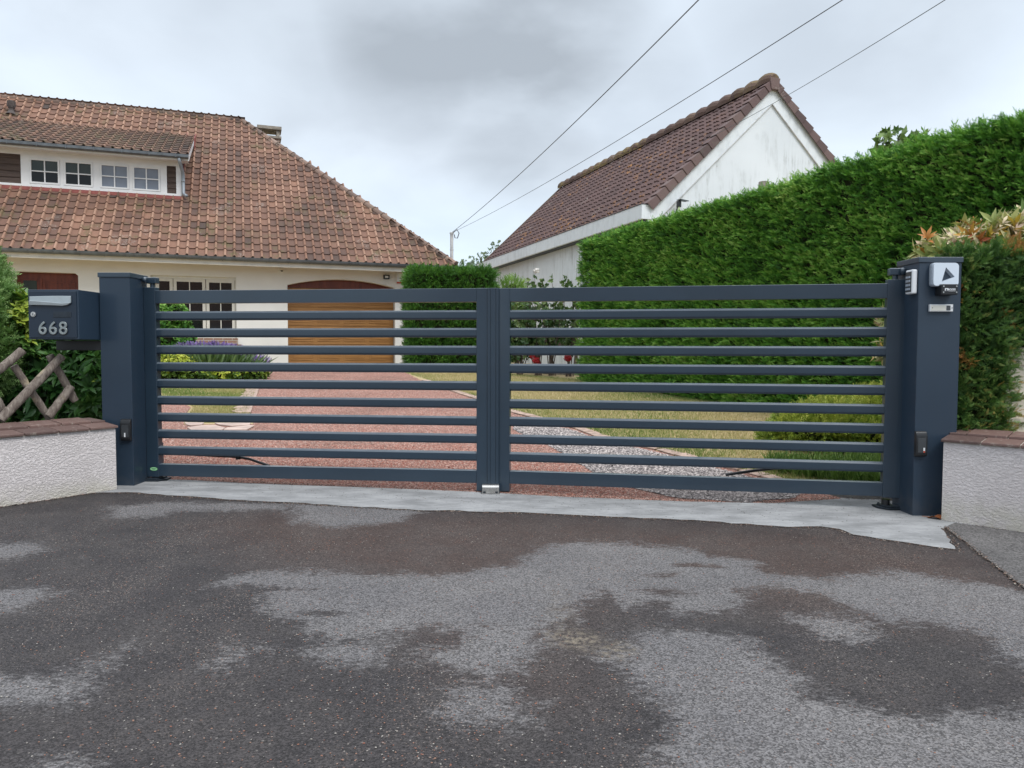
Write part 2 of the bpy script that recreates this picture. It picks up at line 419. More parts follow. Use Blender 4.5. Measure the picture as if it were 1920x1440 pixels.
# walls
m = NM('roughcast_render', .9, 0, .25)
c = m.mix(m.ramp(m.noise(1.6, 5), .3, .7), (.66, .61, .60), (.73, .68, .67))
zz_ = m.sepx(m.pos, 2)
stn = m.math('MULTIPLY', m.ramp(zz_, .22, .03), m.ramp(m.noise(7, 6, .65), .30, .62))
c = m.mix(m.math('MULTIPLY', m.ramp(m.noise(3.3, 6, .7, m.scaled(1, 1, .25)), .52, .72), .22), c, (.46, .42, .39))
c = m.mix(m.math('MULTIPLY', stn, .7), c, (.52, .50, .40))
m.col(c)
sv = m.scaled(48, 48, 82)
m.bump(m.math('ADD', m.math('MULTIPLY', m.ramp(m.noise(1, 5, .65, sv, .15), .38, .62), 1.), m.math('MULTIPLY', m.noise(3.2, 3, .5, sv), .35)), .75, .007); M_ROUGH = m.m
m = NM('coping_tile', .6, 0, .4)
c = m.mix(m.ramp(m.attr(), 0, 1), (.105, .066, .058), (.175, .108, .092))
c = m.mix(m.math('MULTIPLY', m.ramp(m.noise(26, 6, .7), .56, .74), .5), c, (.50, .46, .40)); m.col(c)
m.bump(m.noise(60, 4), .3, .004); M_COPING = m.m
M_MORTAR = plain('mortar', (.46, .42, .37), .95, 0, .2, 30, .6, 120)
m = NM('house_render', .85, 0, .3)
m.col(m.mix(m.ramp(m.noise(1.1, 5), .3, .7), (.66, .655, .635), (.72, .715, .695))); m.bump(m.noise(50, 4), .2, .004); M_WALL = m.m
m = NM('neighbour_render', .85, 0, .3)
sv = m.scaled(9, 9, 1.3); stn = m.math('MULTIPLY', m.ramp(m.noise(1, 8, .72, sv), .46, .68), m.ramp(m.noise(.9, 4), .36, .58))
c = m.mix(m.ramp(m.noise(.7, 4), .3, .7), (.64, .685, .72), (.71, .755, .79)); c = m.mix(m.math('MULTIPLY', stn, .62), c, (.30, .32, .31))
spt = m.math('MULTIPLY', m.math('GREATER_THAN', m.sepx(m.vor(5.5, None, 'F1', 'Color'), 0), .8), m.ramp(m.vor(5.5), .14, .07))
c = m.mix(m.math('MULTIPLY', spt, .5), c, (.25, .25, .25))
m.col(c); m.bump(m.noise(30, 5), .2, .006); M_NWALL = m.m
m = NM('white_board', .6, 0, .4); m.col(m.mix(m.ramp(m.noise(3, 6, .65, m.scaled(2, 2, .8)), .42, .75), (.70, .745, .775), (.58, .62, .645))); M_WHITEB = m.m
m = NM('window_white', .4, 0, .5); m.col(m.mix(m.ramp(m.noise(3, 4), .3, .7), (.68, .69, .70), (.74, .745, .75))); M_WINW = m.m
M_CREAM = plain('cream_frame', (.60, .58, .53), .5, 0, .05)
M_SOFFIT = plain('soffit_board', (.52, .39, .26), .7, 0, .06)
M_FASCIA = plain('fascia_board', (.66, .62, .55), .6, 0, .08, 3)
m = NM('letterbox_paint', .4, 0, .5); m.col(m.mix(m.noise(3, 4), (.008, .018, .034), (.011, .023, .042))); m.bump(m.noise(520, 2), .1, .001); M_BOX = m.m
M_GUTTER = plain('gutter_zinc', (.12, .135, .15), .5, .35, .2, 8)
M_PIPE = plain('grey_downpipe', (.24, .27, .30), .45, .1, .15, 8)
M_VENT = plain('vent_clay', (.075, .06, .055), .7, 0, .2, 20)
M_MAST = plain('grey_mast', (.55, .55, .55), .5, .1, .15, 8)
# roof tiles
def tilemat(name, stops, lichen, lcol, lsc, llo, lhi, moss=None, rough=.8):
    m = NM(name, rough, 0, .3)
    big = m.noise(.55, 5, .6)
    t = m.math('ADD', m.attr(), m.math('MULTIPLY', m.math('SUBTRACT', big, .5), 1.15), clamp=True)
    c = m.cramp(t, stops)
    c = m.mix(m.math('MULTIPLY', m.ramp(m.noise(9, 6, .7), .45, .75), .45), c, m.mix(.5, c, (.06, .05, .045)))
    l = m.math('MULTIPLY', m.ramp(m.noise(lsc, 6, .65), llo, lhi), m.ramp(m.noise(.45, 3), .38, .62))
    c = m.mix(m.math('MULTIPLY', l, lichen), c, lcol)
    s2 = m.math('MULTIPLY', m.math('GREATER_THAN', m.sepx(m.vor(3.1, None, 'F1', 'Color'), 0), .965), m.ramp(m.noise(24, 5, .7), .48, .6))
    c = m.mix(m.math('MULTIPLY', s2, .4), c, (.36, .33, .29))
    m.col(c); m.bump(m.noise(45, 5), .3, .006); return m.m
M_TILE = tilemat('clay_tile', [(0, (.060, .046, .041)), (.25, (.108, .068, .055)), (.5, (.172, .096, .070)), (.75, (.255, .140, .096)), (1, (.385, .235, .168))], .75, (.12, .105, .05), 3.2, .50, .66)
M_TILEDK = tilemat('dark_clay_tile', [(0, (.055, .04, .036)), (.4, (.11, .07, .055)), (.7, (.17, .10, .072)), (1, (.26, .155, .11))], .7, (.13, .12, .07), 4, .45, .62)
M_RIDGE = tilemat('ridge_clay', [(0, (.11, .08, .07)), (.5, (.19, .13, .105)), (1, (.28, .19, .15))], .55, (.15, .14, .11), 5, .48, .64)
M_PLUM = tilemat('plum_tile', [(0, (.066, .042, .042)), (.4, (.095, .060, .057)), (.7, (.120, .074, .069)), (1, (.17, .105, .088))], .9, (.32, .15, .04), 5.5, .555, .64)
M_PLUMR = tilemat('plum_ridge', [(0, (.075, .045, .042)), (1, (.15, .10, .08))], 1., (.22, .17, .07), 9, .42, .55)
M_VERGE = tilemat('verge_tile', [(0, (.095, .066, .066)), (.5, (.130, .086, .084)), (1, (.165, .115, .108))], .4, (.16, .15, .12), 7, .5, .65)
m = NM('dark_cladding', .7, 0, .3); m.col(m.mix(m.ramp(m.noise(5, 6, .6, m.scaled(.5, .5, 6)), .3, .7), (.060, .042, .036), (.105, .076, .064))); m.bump(m.noise(12, 5, .6, m.scaled(.4, .4, 5)), .3, .01); M_CLAD = m.m
m = NM('red_flashing', .6, 0, .4); m.col(m.mix(m.ramp(m.noise(6, 4), .3, .7), (.17, .040, .034), (.24, .07, .058))); M_FLASH = m.m
def wood(name, a, b, ang, sc=(14, 14, 1.2), rough=.5, bump=.2):
    m = NM(name, rough, 0, .35); v = m.scaled(*sc, rz=ang)
    n = m.noise(1, 7, .65, v, 1.2); m.col(m.mix(m.ramp(n, .3, .7), a, b)); m.bump(n, bump, .004); return m.m
M_OAK = wood('golden_oak', (.24, .115, .036), (.36, .185, .064), -R(19.7), (1.6, 1, 26), .45)
M_MAHOG = wood('mahogany', (.085, .018, .010), (.15, .035, .018), -R(19.7), (9, 9, 1.2), .4)
m = NM('weathered_log', .85, 0, .25)
n = m.noise(1, 7, .7, m.scaled(40, 40, 9), .8); c = m.cramp(n, [(.3, (.07, .055, .045)), (.48, (.17, .14, .12)), (.62, (.27, .235, .20)), (.8, (.42, .38, .33))])
m.col(m.mix(m.math('MULTIPLY', m.ramp(m.noise(6, 4), .55, .68), .55), c, (.62, .52, .34))); m.bump(n, .6, .006); M_LOG = m.m
m = NM('brick', .85, 0, .25); bt = m.n('ShaderNodeTexBrick'); bt.inputs['Scale'].default_value = 1; bt.inputs['Brick Width'].default_value = .22; bt.inputs['Row Height'].default_value = .065; bt.inputs['Mortar Size'].default_value = .008
m.put((.20, .115, .085), bt.inputs['Color1']); m.put((.28, .17, .125), bt.inputs['Color2']); m.put((.38, .35, .31), bt.inputs['Mortar'])
tcn = m.n('ShaderNodeTexCoord'); cx = m.n('ShaderNodeCombineXYZ'); m.put(m.sepx(tcn.outputs['Object'], 0), cx.inputs[0]); m.put(m.sepx(tcn.outputs['Object'], 2), cx.inputs[1]); m.put(cx.outputs[0], bt.inputs['Vector'])
m.col(bt.outputs[0]); M_BRICK = m.m
def glass(name, c, rough=.04, spec=.28):
    m = NM(name, rough, 0, spec); m.col(m.mix(m.ramp(m.noise(2, 3), .3, .7), c, tuple(x*1.2 for x in c))); return m.m
M_GLASS = glass('window_glass_dark', (.006, .008, .009))
M_GLASSR = glass('window_glass_clear', (.010, .010, .012), .05, .9)
M_GLASSB = glass('window_blind', (.035, .046, .044), .15)
M_GLASSC = glass('window_sky_reflection', (.17, .195, .24), .12)  # sky reflection painted as a grey-blue base on the right dormer panes
M_CABLE = plain('cable_sheath', (.075, .078, .082), .6)
M_STONE = plain('edging_stone', (.40, .29, .235), .85, 0, .25, 14, .4, 60)
M_FLAG = plain('flagstone', (.47, .36, .31), .8, 0, .18, 6, .4, 50)
M_ROCK = plain('border_rock', (.33, .28, .24), .9, 0, .3, 14, .6, 40)
M_OLDCONC = plain('old_concrete', (.24, .215, .18), .9, 0, .35, 8, .5, 50)
M_BARK = plain('bark', (.085, .062, .048), .9, 0, .35, 20, .6, 60)
M_CORE = plain('hedge_twigs', (.022, .026, .012), 1., 0, .5, 9, .6, 40, .1)
M_SIDING = plain('cream_siding', (.58, .53, .43), .6, 0, .06, 8)
M_DRYLEAF = plain('dry_leaf', (.30, .10, .035), .7, 0, .3, 60)
M_CHIPR = plain('red_chips', (.38, .15, .09), .85, 0, .4, 90)
M_CHIPW = plain('pale_chips', (.42, .40, .36), .85, 0, .3, 90)
M_FLOWR = plain('rose_red', (.38, .008, .016), .5, 0, .2, 30)
M_FLOWW = plain('rose_white', (.80, .78, .74), .6)
# foliage colours
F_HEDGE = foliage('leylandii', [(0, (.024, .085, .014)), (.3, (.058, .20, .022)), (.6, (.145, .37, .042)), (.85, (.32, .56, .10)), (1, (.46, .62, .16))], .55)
F_BOXH = foliage('clipped_hedge', [(0, (.024, .085, .014)), (.4, (.055, .175, .022)), (.8, (.12, .29, .04)), (1, (.20, .38, .07))])
F_THUJA = foliage('thuja', [(0, (.034, .085, .026)), (.45, (.090, .195, .050)), (.72, (.19, .31, .08)), (.84, (.30, .31, .09)), (.91, (.45, .26, .07)), (1, (.46, .19, .06))])
F_THUJL = foliage('light_thuja', [(0, (.07, .15, .045)), (.5, (.16, .29, .085)), (1, (.34, .48, .18))])
F_LAUREL = foliage('broad_leaf', [(0, (.018, .060, .018)), (.5, (.045, .125, .030)), (.85, (.10, .22, .05)), (1, (.34, .42, .06))], .35)
F_GOLD = foliage('golden_conifer', [(0, (.07, .14, .020)), (.5, (.24, .32, .045)), (1, (.48, .50, .09))])
F_GOLD2 = foliage('golden_euonymus', [(0, (.04, .09, .018)), (.45, (.13, .23, .03)), (.75, (.36, .43, .04)), (1, (.52, .55, .08))])
F_LAVL = foliage('lavender_leaf', [(0, (.07, .12, .05)), (1, (.18, .26, .12))])
F_LAVF = foliage('lavender_flower', [(0, (.18, .10, .36)), (1, (.40, .27, .62))])
F_ROSE = foliage('rose_leaf', [(0, (.03, .075, .025)), (.6, (.09, .16, .055)), (1, (.24, .32, .13))], .4)
F_BRIGHT = foliage('bright_bush', [(0, (.08, .20, .03)), (1, (.28, .44, .09))])
F_PIERIS = foliage('variegated_leaf', [(0, (.12, .20, .05)), (.3, (.38, .40, .12)), (.5, (.62, .57, .30)), (.72, (.72, .55, .44)), (.86, (.60, .42, .06)), (1, (.45, .12, .05))], .4, .2, .8)
F_TREE = foliage('far_tree_leaf', [(0, (.14, .19, .15)), (1, (.30, .38, .26))])
F_TREE2 = foliage('sycamore_leaf', [(0, (.08, .15, .04)), (1, (.30, .42, .15))])
F_GRASS = foliage('grass_blade', [(0, (.10, .18, .035)), (.25, (.24, .29, .08)), (.42, (.42, .36, .16)), (1, (.62, .50, .30))], .6, .25, .8)
F_GRASSG = foliage('green_grass_blade', [(0, (.05, .11, .02)), (1, (.20, .30, .07))])
# ------------------------------------------------------------------ ground sheets
def draped(name, polys, mat, lift, kind='structure', ybreaks=True):
    """flat polygons cut along the terrain's break lines and laid on it"""
    bm = bmesh.new()
    for poly in polys:
        vs = [bm.verts.new((x, y, 0)) for x, y in poly]
        bm.faces.new(vs)
    bmesh.ops.triangulate(bm, faces=bm.faces[:])
    for y in YB:
        bmesh.ops.bisect_plane(bm, geom=bm.verts[:]+bm.edges[:]+bm.faces[:], plane_co=(0, y, 0), plane_no=(0, 1, 0))
    for v in bm.verts: v.co.z = gz(v.co.x, v.co.y)+lift
    bmesh.ops.recalc_face_normals(bm, faces=bm.faces)
    me = bpy.data.meshes.new(name); bm.to_mesh(me); bm.free()
    if me.polygons and me.polygons[0].normal.z < 0: me.flip_normals()
    me.materials.append(mat); o = bpy.data.objects.new(name, me); C.objects.link(o)
    return tag(o, kind=kind)
def wig(pts, amp=.02, step=.12, seed=0, closed=True):
    """resample an outline and roughen it"""
    r = random.Random(seed); out = []; n = len(pts)
    for i in range(n if closed else n-1):
        a = pts[i]; b = pts[(i+1) % n]; L = math.hypot(b[0]-a[0], b[1]-a[1]); k = max(1, int(L/step))
        for j in range(k):
            t = j/k; q = amp if L < 8 else 0
            out.append((a[0]+(b[0]-a[0])*t+r.uniform(-q, q), a[1]+(b[1]-a[1])*t+r.uniform(-q, q)))
    if not closed: out.append(tuple(pts[-1]))
    return out
def px2(pts): return [tuple(gpt(*p))[:2] for p in pts]
# ground sheet to the horizon
xs = [-900, -120, -30, -12, -6, 0, 6, 12, 30, 120, 900]; ys = [-900, -60, -10, 2]+YB+[19.5, 24, 40, 120, 900]
V = []; F = []
for y in ys:
    for x in xs: V.append((x, y, gz(x, y)-.004))
nx = len(xs)
for j in range(len(ys)-1):
    for i in range(nx-1): F.append((j*nx+i, j*nx+i+1, (j+1)*nx+i+1, (j+1)*nx+i))
gm = bpy.data.meshes.new('ground'); gm.from_pydata(V, [], F); gm.update(); gm.materials.append(M_LAWN)
go = bpy.data.objects.new('ground', gm); C.objects.link(go); tag(go, kind='structure')

# asphalt with dry and damp patches: smooth masks in ground coordinates
def dist_poly(X, Y, poly):
    """signed distance, positive inside"""
    P = np.array(poly); Q = np.roll(P, -1, 0); d2 = np.full(X.shape, 1e9); ins = np.zeros(X.shape, bool)
    for (ax, ay), (bx, by) in zip(P, Q):
        ex, ey = bx-ax, by-ay; L = ex*ex+ey*ey+1e-12
        t = np.clip(((X-ax)*ex+(Y-ay)*ey)/L, 0, 1); d2 = np.minimum(d2, (X-ax-t*ex)**2+(Y-ay-t*ey)**2)
        if ay != by:
            c = ((ay > Y) != (by > Y)) & (X < (bx-ax)*(Y-ay)/(by-ay)+ax); ins ^= c
    return np.where(ins, 1, -1)*np.sqrt(d2)
DRY = [
 [(490,1072),(560,1068),(640,1072),(700,1075),(790,1078),(880,1073),(950,1062),(985,1042),(1010,1027),(1060,1018),(1110,1017),(1180,1018),(1240,1022),(1290,1030),(1330,1042),(1390,1045),(1420,1058),(1430,1075),(1480,1078),(1560,1085),(1600,1078),(1690,1070),(1760,1080),(1830,1092),(1890,1103),(1990,1125),(1990,1270),(1880,1240),(1850,1200),(1800,1180),(1730,1170),(1660,1165),(1650,1150),(1600,1145),(1560,1130),(1530,1112),(1460,1100),(1400,1112),(1380,1142),(1300,1150),(1260,1148),(1240,1130),(1180,1137),(1125,1112),(1080,1132),(1060,1160),(1035,1185),(1010,1240),(960,1262),(900,1268),(840,1260),(800,1245),(780,1225),(860,1215),(872,1180),(800,1178),(740,1195),(680,1200),(600,1195),(560,1170),(500,1152),(480,1122),(520,1102),(410,1096),(430,1082)],
 [(1170,1192),(1220,1182),(1290,1183),(1360,1190),(1420,1200),(1450,1230),(1470,1260),(1500,1282),(1530,1302),(1580,1320),(1640,1332),(1700,1345),(1760,1345),(1820,1332),(1960,1335),(2050,1600),(1240,1600),(1235,1400),(1250,1360),(1220,1330),(1210,1300),(1180,1270),(1150,1250),(1130,1230)],
 [(1490,1160),(1560,1150),(1640,1170),(1640,1195),(1600,1205),(1530,1190)],
 [(830,1300),(900,1285),(970,1290),(985,1320),(980,1360),(940,1365),(870,1350),(820,1335)],
 [(-40,1270),(60,1265),(150,1270),(175,1290),(150,1315),(80,1322),(-40,1318)],
 [(540,942),(640,940),(800,953),(745,980),(620,990),(555,978)],
 [(200,948),(320,940),(540,946),(530,956),(330,958),(300,968),(210,972)],
 [(-60,1020),(70,1018),(95,1030),(20,1048),(-60,1050)],[(-60,1110),(90,1100),(105,1120),(20,1145),(-60,1155)],
 [(570,1215),(640,1205),(720,1215),(700,1240),(640,1250),(590,1240)],
 [(150,1255),(225,1215),(250,1200),(262,1212),(215,1240),(170,1262)],[(395,1250),(440,1208),(470,1215),(420,1255)],
 [(80,1425),(130,1420),(170,1470),(70,1470)]]
SAND = [[(1035,1188),(1060,1182),(1110,1192),(1125,1205),(1100,1216),(1050,1205)],[(1132,1212),(1160,1208),(1182,1216),(1165,1230),(1135,1226)]]
BROWN = [(380,985),(520,955),(800,962),(1000,966),(1400,990),(1560,995),(1800,1035),(1990,1120),(1990,1180),(1500,1150),(1300,1120),(1150,1110),(1050,1180),(1020,1290),(900,1240),(700,1110),(500,1050)]
gxs = np.concatenate([[-60, -20, -10, -6.5], np.arange(-4.6, 4.6, .035), [6.5, 10, 20, 60]])
gys = np.concatenate([[-60, -20, -8, -3, 0], np.arange(1.0, 6.3, .035)])
XX, YY = np.meshgrid(gxs, gys)
wet = np.full(XX.shape, 1.); 
for p in DRY:
    d = dist_poly(XX, YY, px2(p)); wet = np.minimum(wet, np.clip(.5-d/.24, 0, 1))
wet = .10+.84*wet
# small smears of damp inside the dry area, and patchy areas beyond the picture
smear = [((1310,1060),.16,.05),((1245,1078),.12,.05),((520,1105),.22,.04),((600,1150),.18,.05),((1480,1075),.2,.06),((1250,1110),.15,.06)]
for (q, a, b) in smear:
    c = gpt(*q); e = ((XX-c.x)/a)**2+((YY-c.y)/b)**2; wet = np.maximum(wet, .75*np.exp(-e))
out_ = (YY < 1.7) | (np.abs(XX) > 4.2)
wet = np.where(out_, .45, wet)
sand = np.zeros(XX.shape)
for p in SAND: sand = np.maximum(sand, np.clip(.6+dist_poly(XX, YY, px2(p))/.10, 0, 1))
c = gpt(1050, 1140); sand = np.maximum(sand, .35*np.exp(-((XX-c.x)/.06)**2-((YY-c.y)/.28)**2))
brown = np.clip(.5+dist_poly(XX, YY, px2(BROWN))/.7, .08, 1)
ZZ = G0+GX*np.clip(XX, -30, 30)
V = np.stack([XX, YY, ZZ], -1).reshape(-1, 3); ny_, nx_ = XX.shape
ii = np.arange(ny_-1)[:, None]*nx_+np.arange(nx_-1)[None]; F = np.stack([ii, ii+1, ii+nx_+1, ii+nx_], -1).reshape(-1, 4)
am = fastmesh('asphalt_apron', V, F, M_ASPH)
for nme, arr in (('wet', wet), ('sand', sand), ('brown', brown)):
    a = am.attributes.new(nme, 'FLOAT', 'POINT'); a.data.foreach_set('value', arr.ravel().astype(np.float32))
ao = bpy.data.objects.new('asphalt_apron', am); C.objects.link(ao); tag(ao, kind='structure')

conc_front = [(60,938),(165,925),(215,924),(260,925),(350,932),(470,940),(570,945),(660,951),(780,957),(900,960),(1000,963),(1100,968),(1200,972),(1300,976),(1400,984),(1480,989),(1540,988),(1570,992),(1600,1003),(1650,1011),(1700,1018),(1750,1026),(1788,1031),(1776,1008),(1765,992),(1850,984),(1900,984)]
conc_back = [(1800,960),(1700,941),(1573,935),(1505,939),(1450,943),(1288,940),(1180,936),(1055,931),(894,922),(700,914),(550,909),(450,905),(360,900),(250,897),(100,893)]
cf = px2(conc_front); cb = px2(conc_back)
draped("concrete_threshold", [wig(cf, .014, .07, 3, False)+wig(cb, .02, .07, 4, False)], M_CONC, .005)
pv = px2([(1772,990),(1800,1010),(1850,1050),(1925,1108)]); pv2 = px2([(1790,982),(1925,1001)])
d_ = Vector(pv[-1])-Vector(pv[0]); d2_ = Vector(pv2[-1])-Vector(pv2[0])
draped('pavement', [wig(pv+[tuple(Vector(pv[0])+d_*2.6)], .006, .1, 9, False)+[tuple(Vector(pv2[0])+d2_*6), pv2[1], pv2[0]]], M_PAVE, .007)

# drive, gravel strip and side path
right_edge = [(742,692),(762,700),(790,714),(847,735),(890,749),(957,774),(1010,788),(1077,805),(1115,820),(1170,834),(1229,845),(1300,866),(1383,884),(1424,896),(1500,915),(1575,934)]
left_edge = [(540,684),(515,690),(497,702),(484,735),(470,775),(474,796)]
stone_line = [(345,797),(474,796)]
left_path = [(345,797),(346,780),(358,764),(336,753),(300,743),(230,735),(150,732)]
inner = [(150,732),(40,760),(30,800),(60,870),(100,893)]
re_ = px2(right_edge); drv = px2(left_edge)+px2(left_path)+px2(inner)
cbr = list(reversed(cb))
drv_poly = wig(list(reversed(px2(left_edge))), .015, .15, 5, False)+wig(re_, .015, .15, 6, False)+[(q[0], q[1]-.03) for q in cb[2:]]+list(reversed(px2(inner)))+list(reversed(px2(left_path)))
draped('driveway', [drv_poly], M_REDG, .006)
gr = px2([(960,790),(1010,795),(1077,808),(1115,823),(1170,837),(1229,849),(1300,869),(1370,886),(1410,899),(1470,915),(1500,928),(1490,936),(1400,943),(1290,938),(1220,925),(1150,905),(1100,880),(1060,856),(1020,832),(962,806)])
draped('gravel_strip', [wig(gr, .03, .12, 8)], M_GREYG, .010)

# ------------------------------------------------------------------ low roadside walls
def low_wall(label, pa, pb, outx, loc, seed, flip):
    """pa: end at the gate post, pb: next point outward; road face through both"""
    a = Vector((pa[0], pa[1], 0)); b = Vector((pb[0], pb[1], 0)); d = (b-a).normalized(); L = outx
    n = Vector((-d.y, d.x, 0)); n = n if n.y > 0 else -n      # towards the garden
    t = T('roadside_wall', label, 'wall', loc)
    zt = .505; th = .30; W = MB(); NN = 70
    # slightly wavy face, fine grid
    V = []; F = []
    r = random.Random(seed)
    e = a+d*L
    W.prism([a+Vector((0, 0, -.15)), e+Vector((0, 0, -.15)), e+n*th+Vector((0, 0, -.15)), a+n*th+Vector((0, 0, -.15))], (0, 0, .15+zt))
    W.build('wall_body', M_ROUGH, t)
    Cp = MB(); M2 = MB()
    x = -.012
    while x < L:
        w = .215+r.uniform(-.01, .01); p = a+d*x; q = a+d*(min(x+w, L)-.008)
        f = -n*.018
        z0 = zt+.004+r.uniform(0, .003); ti = r.random()
        Cp.prism([p+f+Vector((0, 0, z0)), q+f+Vector((0, 0, z0)), q+n*.165+Vector((0, 0, z0+.018)), p+n*.165+Vector((0, 0, z0+.018))], (0, 0, .017), ti)
        x += w
    x = -.012+.11
    Cp.prism([a+d*(-.005)+n*.15+Vector((0, 0, zt+.035)), a+d*.09+n*.15+Vector((0, 0, zt+.035)), a+d*.09+n*.32+Vector((0, 0, zt+.05)), a+d*.02+n*.32+Vector((0, 0, zt+.05))], (0, 0, .018), .4)
    while x < L:
        w = .22+r.uniform(-.01, .01); p = a+d*x; q = a+d*(min(x+w, L)-.009); z0 = zt+.036+r.uniform(0, .003)
        Cp.prism([p+n*.15+Vector((0, 0, z0)), q+n*.15+Vector((0, 0, z0)), q+n*.33+Vector((0, 0, z0+.018)), p+n*.33+Vector((0, 0, z0+.018))], (0, 0, .018), r.random())
        x += w
    M2.prism([a+d*.004+Vector((0, 0, zt)), e+Vector((0, 0, zt)), e+n*.31+Vector((0, 0, zt)), a+d*.004+n*.31+Vector((0, 0, zt))], (0, 0, .012))
    M2.prism([a+d*.004+n*.01+Vector((0, 0, zt+.012)), e+n*.01+Vector((0, 0, zt+.012)), e+n*.156+Vector((0, 0, zt+.026)), a+d*.004+n*.156+Vector((0, 0, zt+.026))], (0, 0, .008))
    M2.prism([a+d*.012+n*.158+Vector((0, 0, zt+.012)), e+n*.158+Vector((0, 0, zt+.012)), e+n*.315+Vector((0, 0, zt+.012)), a+d*.012+n*.315+Vector((0, 0, zt+.012))], (0, 0, .030))
    cp = Cp.build('coping', M_COPING, t, bevel=.003)
    M2.build('mortar_bed', M_MORTAR, cp)
    return t, a, d, n
lw = px2([(219, 918), (0, 951)]); 
WL = low_wall('white roughcast wall with red coping left of the gate, log fence behind it', lw[0], lw[1], 2.6, (lw[0][0], lw[0][1], 0), 1, 0)
rw = px2([(1765, 976), (1925, 1000)])
WR = low_wall('white roughcast wall with red coping right of the gate, below the brown-flecked hedge', rw[0], rw[1], 2.6, (rw[0][0], rw[0][1], 0), 2, 1)

# ------------------------------------------------------------------ gate posts
def gate_post(label, x0, x1, y0, dep, zt, loc):
    t = T('gate_post', label, 'gate post', loc, 'square dark posts of the gate')
    S = MB(); S.bb((x0, y0, loc[2]-.02), (x1, y0+dep, zt-.012)); S.build('shaft', M_POST, t, bevel=.004)
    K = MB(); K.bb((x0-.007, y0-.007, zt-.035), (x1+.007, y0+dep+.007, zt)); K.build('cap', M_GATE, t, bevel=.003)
    return t
LY = 5.66
pl0 = atY(189.5, 700, LY); pl1 = atY(246.5, 690, LY)
PLX0, PLX1 = pl0.x, pl1.x
zl = atY(215, 511, LY).z
gate_post('square dark post at the left end of the gate, beside the letterbox', PLX0, PLX1, LY, .27, zl, (sum((PLX0, PLX1))/2, LY, gz(-3, 5.6)))
RY = 4.90
pr0 = atY(1719.5, 650, RY); pr1 = atY(1799, 650, RY); PRX0, PRX1 = pr0.x, pr1.x
zr = atY(1760, 482, RY).z
gate_post('square dark post at the right end of the gate, carrying the flashing lamp', PRX0, PRX1, RY, .27, zr, (sum((PRX0, PRX1))/2, RY, gz(2.8, 4.9)))

# ------------------------------------------------------------------ gate leaves
def frame(p0, p1):
    p0 = Vector((p0[0], p0[1], 0)); p1 = Vector((p1[0], p1[1], 0)); ax = (p1-p0); L = ax.length; ax.normalize()
    nn = Vector((-ax.y, ax.x, 0)); nn = nn if nn.y > 0 else -nn
    return p0, ax, nn, L
LYg = 5.86; CYg = 5.56; RYg = 5.07
gl0 = atY(271.5, 700, LYg); gl1 = atY(914, 700, CYg-.0); gr1 = atY(935, 700, CYg); gr0 = atY(1694.5, 700, RYg)
def gate_leaf(label, p0, p1, wl, left):
    o, ax, nn, L = frame(p0, p1)
    base = (o.x, o.y, gz(o.x, o.y)); t = T('gate_leaf', label, 'gate', base, 'two leaves of the driveway gate')
    def P(x, y, z): return o+ax*x+nn*y+Vector((0, 0, z))
    def bx(M, x0, x1, y0, y1, z0, z1, tint=None):
        M.prism([P(x0, y0, z0), P(x1, y0, z0), P(x1, y1, z0), P(x0, y1, z0)], (0, 0, z1-z0), tint)
    D = .062
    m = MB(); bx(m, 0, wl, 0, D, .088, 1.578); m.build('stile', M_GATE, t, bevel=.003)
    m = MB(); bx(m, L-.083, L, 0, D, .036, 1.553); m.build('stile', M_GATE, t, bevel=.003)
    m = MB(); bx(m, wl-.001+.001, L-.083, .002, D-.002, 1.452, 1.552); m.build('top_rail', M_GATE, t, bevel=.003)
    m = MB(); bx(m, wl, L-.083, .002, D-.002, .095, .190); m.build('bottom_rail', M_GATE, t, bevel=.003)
    for k in range(9):
        zt = 1.3905-.1325*k; zb = zt-.070; c = (zt+zb)/2
        prof = [(.016, zt), (.046, zt), (.058, zt-.012), (.058, zb+.012), (.046, zb), (.016, zb), (.004, zb+.013), (.004, zt-.013)]
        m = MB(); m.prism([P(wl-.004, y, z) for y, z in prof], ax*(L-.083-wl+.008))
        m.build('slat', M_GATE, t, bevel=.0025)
    # upper hinge: block, pin, ball and threaded eye bolt towards the post
    h = MB(); bx(h, .02, .105, .0, .055, 1.607, 1.655)
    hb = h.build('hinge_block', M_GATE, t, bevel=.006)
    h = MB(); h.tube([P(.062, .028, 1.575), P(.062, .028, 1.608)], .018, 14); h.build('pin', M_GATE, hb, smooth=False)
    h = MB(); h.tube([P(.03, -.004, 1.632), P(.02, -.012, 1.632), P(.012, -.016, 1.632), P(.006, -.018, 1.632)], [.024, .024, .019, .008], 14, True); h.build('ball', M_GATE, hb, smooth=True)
    h = MB(); h.tube([P(.02, .02, 1.632), P(-.075, .01, 1.635)], .0105, 12); h.tube([P(-.03, .016, 1.633), P(-.045, .014, 1.634)], .019, 6)
    h.tube([P(-.068, .011, 1.635), P(-.076, .010, 1.635)], .026, 16)
    h.build('eye_bolt', M_STEEL, hb)
    return t, P, L, bx
leafL, PL_, LL, bxl = gate_leaf('left leaf of the slatted dark gate, with the green oval sticker', gl0, gl1, .098, True)
leafR, PR_, LR, bxr = gate_leaf('right leaf of the slatted dark gate, next to the lamp post', gr0, gr1, .115, False)
m = MB(); bxl(m, LL-.002, LL+.086, -.004, -.001, .06, 1.553); bxl(m, LL+.0045, LL+.020, -.010, -.004, .06, 1.5525); bxl(m, LL+.024, LL+.062, -.007, -.004, .06, 1.5525); bxl(m, LL+.066, LL+.080, -.010, -.004, .06, 1.5525)
bxl(m, LL+.002, LL+.082, -.001, .03, .075, 1.548)
m.build('meeting_strip', M_GATE, leafL, bevel=.002)
